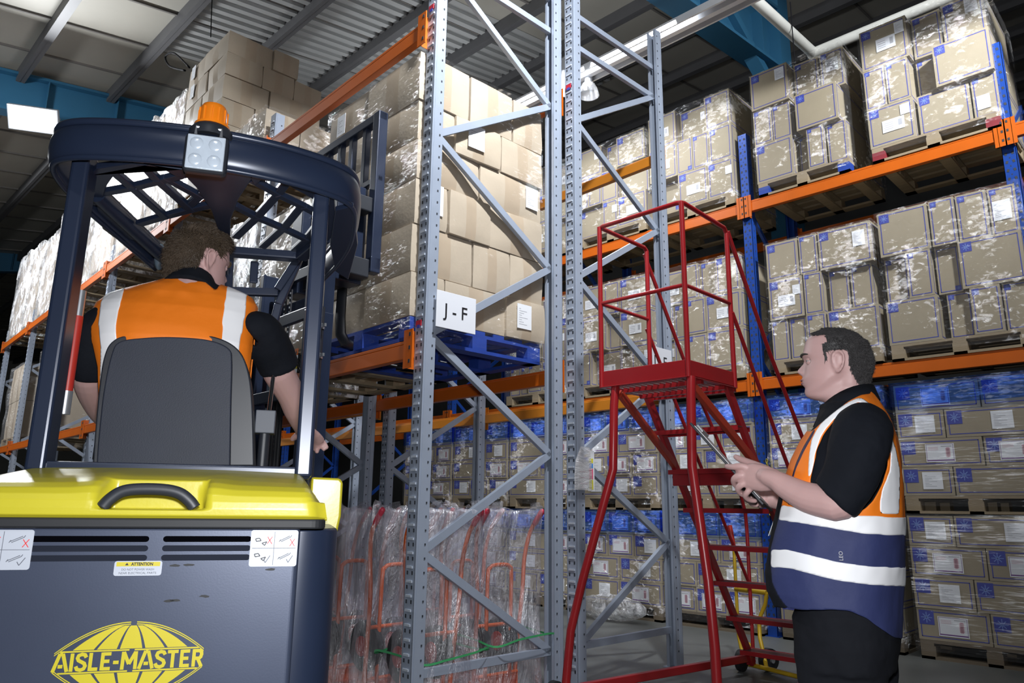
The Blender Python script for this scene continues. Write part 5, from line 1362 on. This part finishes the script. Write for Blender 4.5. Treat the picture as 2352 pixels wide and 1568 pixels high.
tf = cont([(1880, 945), (1868, 985), (1845, 1020), (1825, 1060), (1808, 1105), (1796, 1150), (1784, 1200), (1772, 1260), (1766, 1310), (1770, 1350), (1790, 1392), (1815, 1420), (1832, 1470)])
tb = cont([(2000, 898), (2022, 925), (2040, 955), (2058, 1005), (2069, 1060), (2074, 1120), (2076, 1200), (2076, 1300), (2074, 1345), (2072, 1410), (2068, 1470)])
ztop = mp(1990, 905).z; zhem = mp(2070, 1470).z
zn = [zhem, .86, .95, 1.05, 1.16, 1.26, 1.34, 1.39, 1.43, 1.46, 1.485, ztop+.03]
wn = [.205, .205, .205, .202, .2, .2, .196, .188, .17, .14, .105, .062]
tw = lambda z: float(np.interp(z, zn, wn))
hc_ = mp(1927, 842); HM = Matrix.Translation(Vector((hc_.x+.004, 0, hc_.z)))
# body: one continuous surface
mb = MB()
head_mb(mb, HM, SKIN)
R = torso_grid(lambda z: tf(z)-.035, lambda z: tb(z)+.035, lambda z: tw(z)-.035, zhem+.17, ztop-.06, 20, 40, wrinkle=0); mb.rings(R, SKIN)
for s in (1, -1): mb.tube([(tf(.95)*.5+tb(.95)*.5, s*.09, .92), (tf(.95)*.5+tb(.95)*.5, s*.095, .5), (tf(.95)*.5+tb(.95)*.5-.01, s*.1, .08)], [.075, .055, .045], SKIN, 16, round_end=True)
nk = mp(1945, 905)
mb.tube([mp(1958, 960), mp(1952, 930), mp(1945, 890)], [(.055, .055), (.055, .054), (.052, .05)], SKIN, 20, side=(1, 0, 0), round_end=True)
ARM = {}
for s in (1, -1):
    if s == 1:
        A = [mp(1975, 985, .185), mp(1962, 1070, .222), mp(1932, 1148, .228), mp(1905, 1152, .222), mp(1855, 1142, .205), mp(1810, 1120, .185), mp(1785, 1105, .172), mp(1765, 1098, .16)]
        r = [.06, .054, .047, .048, .043, .036, (.036, .03), (.038, .027)]
    else:
        A = [mp(1975, 985, -.185), mp(1955, 1070, -.225), mp(1925, 1150, -.225), mp(1895, 1155, -.215), mp(1850, 1150, -.19), mp(1805, 1148, -.15), mp(1785, 1146, -.13), mp(1768, 1142, -.115)]
        r = [.06, .054, .047, .048, .043, .036, .033, .033]
    r = [q if isinstance(q, tuple) else (q, q) for q in r]
    mb.tube(A, r, SKIN, 18, smooth=4, round_end=True, side=(0, 0, 1)); ARM[s] = A
# left hand: back of the hand towards the camera, thumb over the board, fingers round its edge
h = lambda px, py, y: mp(px, py, y)
mb.tube([h(1772, 1100, .163), h(1750, 1098, .155), h(1728, 1094, .148), h(1712, 1092, .142)], [(.034, .024), (.040, .022), (.040, .018), (.034, .014)], SKIN, 16, side=(0, 0, 1), round_end=True, smooth=3)
finger(mb, [h(1722, 1076, .148), h(1702, 1070, .152), h(1684, 1072, .145), h(1671, 1071, .125), h(1670, 1070, .105)], [.0115, .0105, .0098, .009, .008], SKIN)
finger(mb, [h(1716, 1090, .146), h(1698, 1092, .150), h(1686, 1100, .138), h(1688, 1112, .112), h(1700, 1120, .095)], [.0115, .0108, .01, .0095, .0085], SKIN)
finger(mb, [h(1720, 1104, .143), h(1704, 1112, .147), h(1695, 1122, .135), h(1702, 1133, .11), h(1715, 1138, .092)], [.011, .0105, .0098, .0092, .008], SKIN)
finger(mb, [h(1730, 1116, .140), h(1718, 1128, .142), h(1712, 1138, .13), h(1720, 1147, .108), h(1734, 1150, .092)], [.010, .0092, .0088, .0082, .0075], SKIN)
finger(mb, [h(1762, 1082, .150), h(1742, 1072, .135), h(1720, 1062, .118), h(1702, 1055, .104), h(1690, 1049, .095)], [.017, .0145, .0115, .0105, .0085], SKIN)
# right hand beneath the far edge
mb.tube([h(1770, 1142, -.115), h(1748, 1140, -.10), h(1728, 1136, -.088)], [(.033, .024), (.038, .021), (.034, .016)], SKIN, 16, side=(0, 0, 1), round_end=True)
for k in range(4):
    y0 = -.105+.0; px, py = 1724+k*8, 1122+k*9
    finger(mb, [h(px, py, -.092), h(px-16, py-2, -.085), h(px-24, py+3, -.062), h(px-18, py+9, -.035), h(px-10, py+10, -.02)], [.011, .0105, .0098, .009, .008], SKIN)
finger(mb, [h(1756, 1122, -.105), h(1738, 1104, -.105), h(1716, 1082, -.096), h(1704, 1070, -.085)], [.016, .0135, .011, .009], SKIN)
body = mb.build('body', MAN, fix=True); remesh(body, .0034, 3)
head_parts(HM, MAN)
HAIRD = mat('dark_grey_hair', (.045, .042, .043), .55, 0, .5, 60)
hp = [(1850, 735), (1858, 768), (1880, 771), (1895, 768), (1900, 783), (1885, 794), (1892, 812), (1897, 833), (1908, 833), (1914, 823), (1928, 817), (1944, 826), (1950, 845), (1962, 872), (1975, 884), (2030, 890), (2030, 700), (1850, 700)]
def man_hair(p):
    if -.036 < p.x < .014 and -.04 < p.z < .038: return False
    q = p.copy(); q.y = abs(q.y); px, py = proj(MW @ HM @ q); return inpoly(px, py, hp)
hair_parts(HM, MAN, man_hair, HAIRD, .0035, .0085, 9000, 3, .32, .0006, flow=lambda p: Vector((.55 if p.z > .08 else -.3, 0, -.8 if p.z < .08 else .1)))
# shirt: torso under the vest, collar, sleeves
mb = MB(); R = torso_grid(lambda z: tf(z)-.008, lambda z: tb(z)+.008, lambda z: tw(z)-.006, zhem+.16, ztop-.03, 60, 80, wrinkle=.003); mb.rings(R, SHIRT)
for s in (1, -1):
    A = [h(1985, 968, s*.135), h(1980, 985, s*.175), h(1970, 1030, s*.212), h(1955, 1085, s*.228), h(1930, 1130, s*.230), h(1916, 1146, s*.230)]
    mb.tube(A, [(.062, .06), (.078, .068), (.079, .066), (.074, .062), (.070, .058), (.068, .057)], SHIRT, 28, smooth=6, side=(1, 0, 0), round_end=False)
shirt = mb.build('shirt', MAN, fix=True); remesh(shirt, .006, 4)
md = shirt.modifiers.new('crease', 'DISPLACE'); tx = bpy.data.textures.new('cloth_folds', 'CLOUDS'); tx.noise_scale = .09; md.texture = tx; md.strength = .012; md.mid_level = .5
mb = MB()
colr = []
for k in range(25):
    t = -1+2*k/24; a = PI*t*.94+PI
    c = Vector((mp(1948, 905).x, 0, 0)); zb = mp(1990, 897).z; zt = zb+.012
    zf = -.075*((1+math.cos(a))/2)**1.7
    colr.append((c+Vector((.073*math.cos(a)+.0, .07*math.sin(a), zb-.035+zf)), c+Vector((.066*math.cos(a)-.004+.012*(1+math.cos(a))/2, .064*math.sin(a), zt+zf*.8)), c+Vector((.07*math.cos(a)-.004+.012*(1+math.cos(a))/2, .068*math.sin(a), zt+.004+zf*.8)), c+Vector((.088*math.cos(a)+.02*(1+math.cos(a))/2, .084*math.sin(a), zb-.03+zf*1.0))))
mb.rings([list(q) for q in colr], SHIRT, close=False); o = mb.build('collar', shirt, smooth=True, fix=False); md = o.modifiers.new('s', 'SOLIDIFY'); md.thickness = .003
# vest
R = torso_grid(tf, tb, lambda z: tw(z)+.006, zhem-.0, ztop+.0, 210, 240, wrinkle=.005, seed=4)
for i, row in enumerate(R):           # the hem rises towards the front
    pass
hole = [(1976, 926), (1945, 944), (1915, 968), (1892, 998), (1878, 1030), (1868, 1070), (1862, 1110), (1870, 1150), (1900, 1172), (1950, 1180), (1982, 1172), (2005, 1150), (2026, 1110), (2038, 1070), (2036, 1030), (2020, 985), (2000, 948)]
neck = [(1800, 860), (2005, 860), (1998, 905), (1978, 908), (1950, 922), (1915, 950), (1885, 975), (1866, 992), (1800, 985)]
hem = [(1700, 1392), (1790, 1393), (1840, 1400), (1905, 1399), (1950, 1402), (1985, 1416), (2020, 1442), (2050, 1462), (2100, 1472), (2100, 1600), (1700, 1600)]
b1 = [(1798, 1160), (1860, 1172), (1930, 1182), (2000, 1186), (2100, 1188), (2100, 1229), (1990, 1226), (1930, 1216), (1850, 1202), (1790, 1194)]
b2 = [(1774, 1262), (1812, 1263), (1850, 1272), (1920, 1290), (2000, 1301), (2100, 1304), (2100, 1346), (2000, 1342), (1920, 1332), (1850, 1313), (1810, 1303), (1773, 1303)]
sf = [(1886, 975), (1917, 948), (1950, 925), (1972, 916), (1975, 922), (1948, 938), (1915, 965), (1893, 992), (1880, 1020), (1872, 1050), (1866, 1092), (1858, 1096), (1860, 1050), (1866, 1010)]
sb = [(1975, 914), (1995, 928), (2020, 955), (2040, 990), (2054, 1030), (2064, 1080), (2062, 1180), (2018, 1180), (2022, 1130), (2042, 1080), (2044, 1040), (2034, 1000), (2014, 965), (1992, 940), (1972, 922)]
flap = [(1750, 1120), (1803, 1128), (1797, 1165), (1780, 1230), (1772, 1262), (1772, 1303), (1776, 1340), (1790, 1370), (1830, 1420), (1740, 1420)]
pipe = [(1872, 984), (1846, 1030), (1828, 1070), (1817, 1110), (1812, 1165), (1816, 1165), (1822, 1112), (1832, 1073), (1850, 1034), (1876, 988)]
def vcls(px, py, p):
    if inpoly(px, py, hole) or inpoly(px, py, neck) or inpoly(px, py, hem): return None
    if inpoly(px, py, b1) or inpoly(px, py, b2): return 'band'
    if inpoly(px, py, sf) or inpoly(px, py, sb): return 'strip'
    if inpoly(px, py, flap): return 'flap'
    if inpoly(px, py, pipe): return 'pipe'
    y1 = 1190 if px > 1950 else 1180
    return 'orange' if py < y1 else 'navy'
cl = classify_mesh(R, vcls, MW, 'y', 0)
UN = lambda *k: [f for q in k for f in cl.get(q, [])]
zm_ = mp(1950, 1205).z
vest = mesh_from(R, UN('orange', 'strip', 'pipe')+[f for f in cl['band'] if R[f[0]][0].z > zm_], VEST, 'vest', MAN, .0, thick=.003); vest['label'] = 'orange and navy hi-vis vest'
o = mesh_from(R, cl['navy']+[f for f in cl['band'] if R[f[0]][0].z <= zm_+.01], VNAVY, 'vest_skirt', vest, .0, thick=.003); o['label'] = 'navy lower half of the vest'
mesh_from(R, cl['flap'], SHIRT, 'vest_front_edge', vest, .0, thick=.003)
if 'pipe' in cl: mesh_from(R, cl['pipe'], PIPE, 'piping', vest, .0005, thick=.0032)
zmid = mp(1950, 1250).z
for sd in (0, 1): mesh_from(R, [f for f in cl['band'] if (R[f[0]][f[1]].z > zmid) == bool(sd)], BAND, 'reflective_band', vest, .0008, thick=.0035)
for sd in (0, 1): mesh_from(R, [f for f in cl['strip'] if (R[f[0]][f[1]].y > 0) == bool(sd)], BAND, 'reflective_strip', vest, .0008, thick=.0035)
# small vest lettering, identity card, zip pull
P = mp(1933, 1276, .213)
text_mesh('lettering', 'LEO', .014, mat('silver_print', (.5, .5, .55), .4), vest, Matrix.Translation(Vector((P.x, .221, P.z))) @ Matrix.Rotation(PI, 4, 'Z') @ Matrix.Rotation(PI/2, 4, 'X') @ Matrix.Rotation(PI/2, 4, 'Z'), extrude=.0004)
mb = MB(); a, b = mp(1786, 1188, .035), mp(1772, 1229, .03); mb.bar(a+Vector((.006, 0, 0)), b+Vector((.006, 0, 0)), .03, .0015, PAPER, up=(1, 0, 0)); mb.build('identity_card', MAN)
mb = MB(); a, b = mp(1766, 1322, .02), mp(1768, 1345, .02); mb.bar(a, b, .006, .003, STEEL); mb.build('zip_pull', vest)
# trousers and shoes
mb = MB(); zc = mp(1950, 1400).z; xc = mp(1952, 1400).x
fr = cont([(1828, 1330), (1830, 1400), (1836, 1480), (1846, 1568), (1852, 1640)]); bk = cont([(2066, 1330), (2068, 1400), (2068, 1480), (2058, 1568), (2052, 1640)])
R = torso_grid(fr, bk, lambda z: .19, .72, zc+.12, 14, 36, wrinkle=0); mb.rings(R, TROUS)
for s in (1, -1):
    xk = (fr(.72)+bk(.72))/2+s*.008
    mb.tube([(xk, s*.09, .86), (xk, s*.092, .70), (xk+.005, s*.095, .48), (xk-.01, s*.098, .25), (xk-.02, s*.1, .06)], [(.122, .088), (.116, .085), (.085, .075), (.072, .066), (.07, .062)], TROUS, 24, smooth=5, side=(1, 0, 0))
tr = mb.build('trousers', MAN); remesh(tr, .008, 3)
md = tr.modifiers.new('crease', 'DISPLACE'); md.texture = tx; md.strength = .016; md.mid_level = .5
for s in (1, -1):
    mb = MB(); x0 = (fr(.72)+bk(.72))/2
    mb.rings([[(x0+xx, s*.1+yy*w_*(1-.25*max(0, xx/.2)), z) for xx, yy in [(-.10+.14*(1-math.cos(t))*.0+(.145*math.cos(t)+.045), math.sin(t)) for t in [2*PI*i/24 for i in range(24)]]] for z, w_ in ((0, .05), (.02, .053), (.055, .05), (.085, .04), (.1, .03))], BLACKP); mb.build('shoe', MAN, smooth='auto')
# clipboard held in both hands
a, b = mp(1602, 986, .0), mp(1764, 1166, .0); d = (b-a).normalized()
_rv = MW.to_3x3().inverted() @ Vector(-ray(1685, 1076)); _rv = (_rv-d*_rv.dot(d)).normalized()
_rv = (_rv+(-1)*_rv.cross(d)*.03).normalized()
CB = thing('clipboard', 'dark clipboard with a white sheet held by the standing man', 'clipboard', tuple(MW @ a), 0)
CBM = Matrix((_rv, d, _rv.cross(d))).transposed().to_4x4()
CB.matrix_world = MW @ Matrix.Translation(a) @ CBM
L_ = (b-a).length; DK = mat('clipboard_dark', (.018, .02, .028), .5)
mb = MB(); mb.bx((-.115, 0, -.004), (.118, L_, .004), DK); mb.build('board', CB, bevel=.002)
zs_ = 1 if (CBM @ Vector((0, 0, 1))).z > 0 else -1
mb = MB(); mb.bx((-.102, .015, zs_*.004), (.112, L_-.02, zs_*.0055), PAPER); mb.build('paper_sheet', CB)
mb = MB(); mb.bx((-.05, .0, zs_*.005), (.05, .03, zs_*.014), STEEL); mb.build('clip', CB, bevel=.003)
# ------------------------------------------------------------------ seated driver
DT = .62; DP = TO+HD*DT
DRV = thing('person', 'driver in an orange hi-vis vest seated in the forklift, seen from behind', 'person', tuple(DP), TYAW)
DW = Matrix.Translation(Vector(DP)) @ Matrix.Rotation(TYAW, 4, 'Z')
def dp(px, py, ty=DT):
    x, z = onT(px, py, ty); return Vector((x, ty-DT, z))
def dcont(L_):
    p = sorted([(dp(*q).z, dp(*q).x) for q in L_]); zz = np.array([a for a, b in p]); xx = np.array([b for a, b in p])
    return lambda z: float(np.interp(z, zz, xx))
dr = dcont([(468, 618), (490, 640), (522, 655), (552, 667), (578, 680), (590, 700), (588, 740), (584, 790), (578, 850), (572, 1000), (575, 1120)])
dl = dcont([(398, 618), (372, 634), (335, 645), (292, 657), (246, 674), (220, 695), (209, 722), (208, 760), (214, 800), (226, 850), (232, 1000), (230, 1120)])
zt_ = dp(430, 620).z; zb_ = dp(430, 1120).z
dd_ = lambda z: float(np.interp(z, [zb_, 1.45, 1.62, 1.72, 1.77, 1.80, 1.83, zt_+.03], [.12, .125, .125, .115, .10, .085, .068, .058]))
def dshift(R):      # the upper back rounds forward
    for row in R:
        for p in row: p.y += .0+max(0, p.z-1.62)*.28
    return R
hcx = dp(452, 578); TURN = math.radians(-48)
HMd = Matrix.Translation(Vector((hcx.x-.004, .07, hcx.z-.022))) @ Matrix.Rotation(PI/2+TURN, 4, 'Z') @ Matrix.Rotation(math.radians(9), 4, 'Y') @ Matrix.Scale(.98, 4)
mb = MB(); head_mb(mb, HMd, SKIN)
R = dshift(torso_grid(lambda z: dr(z)-.035, lambda z: dl(z)+.035, lambda z: dd_(z)-.03, zb_, zt_-.02, 20, 40, wrinkle=0)); mb.rings(R, SKIN)
nx_ = (dr(zt_)+dl(zt_))/2
mb.tube([(nx_, .03, zt_-.08), (nx_+.005, .05, zt_), (hcx.x, .06, zt_+.06)], [(.08, .075), (.062, .06), (.058, .056)], SKIN, 20, round_end=True, side=(1, 0, 0))
A = [dp(616, 790, .665), dp(624, 820, .69), dp(640, 855, .72), dp(668, 905, .80), dp(680, 940, .86), dp(694, 975, .93), dp(702, 992, .97)]
mb.tube(A, [(.035, .035), (.046, .046), (.05, .05), (.046, .046), (.042, .042), (.034, .032), (.03, .024)], SKIN, 18, smooth=4, round_end=True, side=(1, 0, 0))
mb.tube([dp(700, 990, .97), dp(712, 1003, 1.0), dp(722, 1010, 1.02)], [(.032, .024), (.040, .019), (.036, .016)], SKIN, 16, round_end=True, side=(1, 0, 0))
for k, (q0, q1, q2, q3) in enumerate((((722, 1004), (735, 1010), (744, 1018), (750, 1027)), ((718, 1010), (732, 1017), (740, 1024), (744, 1031)), ((712, 1014), (722, 1022), (728, 1030), (728, 1037)), ((706, 1014), (712, 1024), (714, 1032), (712, 1038)))):
    finger(mb, [dp(*q0, 1.01), dp(*q1, 1.035), dp(*q2, 1.045), dp(*q3, 1.04)], [.0115, .0105, .0095, .008], SKIN)
finger(mb, [dp(694, 992, .97), dp(684, 999, .97), dp(677, 1004, .98), dp(672, 1008, .99)], [.016, .013, .011, .009], SKIN)
A2 = [dp(245, 750), dp(214, 790, .63), dp(204, 850, .66), dp(214, 900, .75), dp(235, 945, .88), dp(262, 975, 1.0), dp(275, 985, 1.05)]
mb.tube(A2, [.055, .054, .049, .045, .04, .033, .03], SKIN, 18, smooth=4, round_end=True)
mb.tube([dp(275, 985, 1.05), dp(290, 992, 1.1), dp(305, 990, 1.13)], [(.032, .022), (.038, .02), (.034, .016)], SKIN, 14, round_end=True)
for k in range(4): finger(mb, [dp(303, 980+k*8, 1.13), dp(318, 978+k*9, 1.15), dp(326, 984+k*9, 1.13), dp(322, 992+k*9, 1.11)], [.011, .0105, .0098, .008], SKIN)
finger(mb, [dp(280, 972, 1.06), dp(296, 962, 1.09), dp(310, 960, 1.1)], [.015, .012, .009], SKIN)
body = mb.build('body', DRV); remesh(body, .0036, 3)
head_parts(HMd, DRV, brow=(.12, .085, .05))
HAIRB = mat('light_brown_hair', (.075, .052, .034), .5, 0, .55, 45)
def d_hair(p):
    x, y, z = p; y = abs(y)
    if z > .085: return x < .088
    if x > .055-(.085-z)*.55: return False
    if z < .0 and x > -.032+.0: return False
    if -.03 < x < .012 and z < .036: return False
    return z > -.075
hair_parts(HMd, DRV, d_hair, HAIRB, .0045, .019, 9000, 8, .30, .0008, top=.02, flow=lambda p: Vector((.5 if p.z > .07 else -.15, .25*math.sin(p.x*60+p.z*40), -.9 if p.z < .09 else -.1)))
mb = MB(); R = dshift(torso_grid(lambda z: dr(z)-.008, lambda z: dl(z)+.008, lambda z: dd_(z)-.006, zb_, zt_-.01, 50, 80, wrinkle=.003)); mb.rings(R, SHIRT)
mb.tube([dp(578, 765), dp(594, 757), dp(613, 785, .655), dp(630, 818, .70), dp(642, 846, .725)], [(.055, .058), (.06, .062), (.066, .066), (.066, .066), (.065, .065)], SHIRT, 26, smooth=6, side=(1, 0, 0))
mb.tube([dp(262, 740), dp(238, 745), dp(216, 785, .63), dp(210, 835, .65), dp(211, 858, .67)], [(.045, .05), (.055, .06), (.06, .06), (.058, .06), (.057, .058)], SHIRT, 26, smooth=6, side=(1, 0, 0))
mb.tube([(nx_+.002, .035, zt_-.055), (nx_+.004, .045, zt_-.02), (nx_+.005, .052, zt_+.0)], [(.09, .08), (.07, .068), (.06, .06)], SHIRT, 24, side=(1, 0, 0))
sh2 = mb.build('shirt', DRV); remesh(sh2, .006, 4)
md = sh2.modifiers.new('crease', 'DISPLACE'); md.texture = tx; md.strength = .01; md.mid_level = .5
R = dshift(torso_grid(dr, dl, lambda z: dd_(z)+.004, zb_, zt_+.005, 230, 260, wrinkle=.004, seed=9))
ls = [(249, 668), (290, 650), (272, 720), (268, 760), (270, 815), (262, 900), (232, 900), (234, 800), (228, 740), (234, 695)]
rs_ = [(522, 650), (566, 665), (562, 720), (548, 795), (540, 900), (505, 900), (508, 785), (512, 720), (520, 670)]
nk2 = [(340, 560), (372, 632), (400, 628), (440, 634), (470, 648), (494, 668), (520, 640), (520, 560)]
ah_l = [(150, 640), (216, 688), (210, 730), (212, 780), (226, 840), (232, 1000), (150, 1000)]
ah_r = [(640, 640), (588, 676), (584, 740), (578, 800), (570, 860), (566, 1000), (640, 1000)]
def dcls(px, py, p):
    if inpoly(px, py, nk2) or inpoly(px, py, ah_l) or inpoly(px, py, ah_r): return None
    if inpoly(px, py, ls) or inpoly(px, py, rs_): return 'strip'
    return 'orange' if py < 960 else 'navy'
cl = classify_mesh(R, dcls, DW, 'front', 0)
v2 = mesh_from(R, cl['orange']+cl['strip'], VEST, 'vest', DRV, .0, thick=.003); 
for sd in (0, 1): mesh_from(R, [f for f in cl['strip'] if (R[f[0]][f[1]].x > -.1) == bool(sd)], BAND, 'reflective_strip', v2, .0008, thick=.0035)
if 'navy' in cl: mesh_from(R, cl['navy'], VNAVY, 'vest_skirt', v2, .0, thick=.003)
mb = MB()
for s in (-1, 1): mb.tube([(-.04+s*.09, .02, 1.24), (-.04+s*.1, .3, 1.26), (-.04+s*.1, .46, 1.22), (-.04+s*.1, .5, 1.12), (-.04+s*.1, .52, 1.10)], [.085, .078, .065, .055, .05], TROUS, 18, smooth=4, round_end=True)
mb.build('trousers', DRV, smooth=True)
# ================================================================== light
w = bpy.data.worlds.new('world'); SC.world = w; w.use_nodes = True
w.node_tree.nodes['Background'].inputs[0].default_value = (.66, .80, 1, 1); w.node_tree.nodes['Background'].inputs[1].default_value = .038
def area(name, P, tgt, sx, sy, e, col=(.94, .97, 1), spread=180):
    l = bpy.data.lights.new(name, 'AREA'); l.shape = 'RECTANGLE'; l.size = sx; l.size_y = sy; l.energy = e; l.color = col; l.spread = math.radians(spread)
    o = bpy.data.objects.new(name, l); COL.objects.link(o); o.location = P
    o.rotation_euler = (Vector(tgt)-Vector(P)).to_track_quat('-Z', 'Y').to_euler(); return o
# high-bay lamps of the cross aisle (overhead, out of frame) and of the aisle behind
area('aisle_lamp', (-.7, 2.1, 6.4), (-3.3, 3.1, 4.1), .3, .22, 115, spread=85)
area('aisle_lamp', (1.6, -2.2, 6.2), (-1.5, 1.6, 2.5), .6, .3, 40)
area('aisle_lamp', (1.2, 4.6, 6.6), (-1.6, 6.9, 4.9), .35, .2, 90, spread=75)
area('hall_fill', (-8.8, -1.0, 5.2), (-12.4, 2.6, 4.4), .6, .4, 90, spread=95)  # added fill light to brighten the left loads and the blue beam
area('hall_fill', (-16, -.4, 6.6), (-15, 2.6, 4.5), .8, .4, 150, spread=130)  # second added fill, for the loads farther left
area('flood_lamp', tuple(onX(75, 275, -11.1)+np.array([.1, -.05, -.1])), (-6, 2.4, 4), .5, .3, 190)
for x in (-6.8, -5.2, -4.0): area('trunk_lamp', (x, 5.85, 6.0), (x, 6.95, 5.2), 1.1, .1, 10, spread=65)
for x in (-8, -5, -2, 1): area('roof_fill', (x, 6.0, 6.1), (x-.2, 7.0, 9), 1.5, .15, 20)  # added lights that brighten the roof, apart from the lit tubes
P = onV(1300, 200, .5); P = J(P[0], .5, P[1]); area('bay_lamp', (P[0], P[1], P[2]-.15), (P[0], P[1], 0), .3, .3, 45)
# the camera's flash
area('camera_flash', (-.03, .02, HC+.16), (-2.6, 2.9, 1.5), .10, .07, 52, (.95, .97, 1))
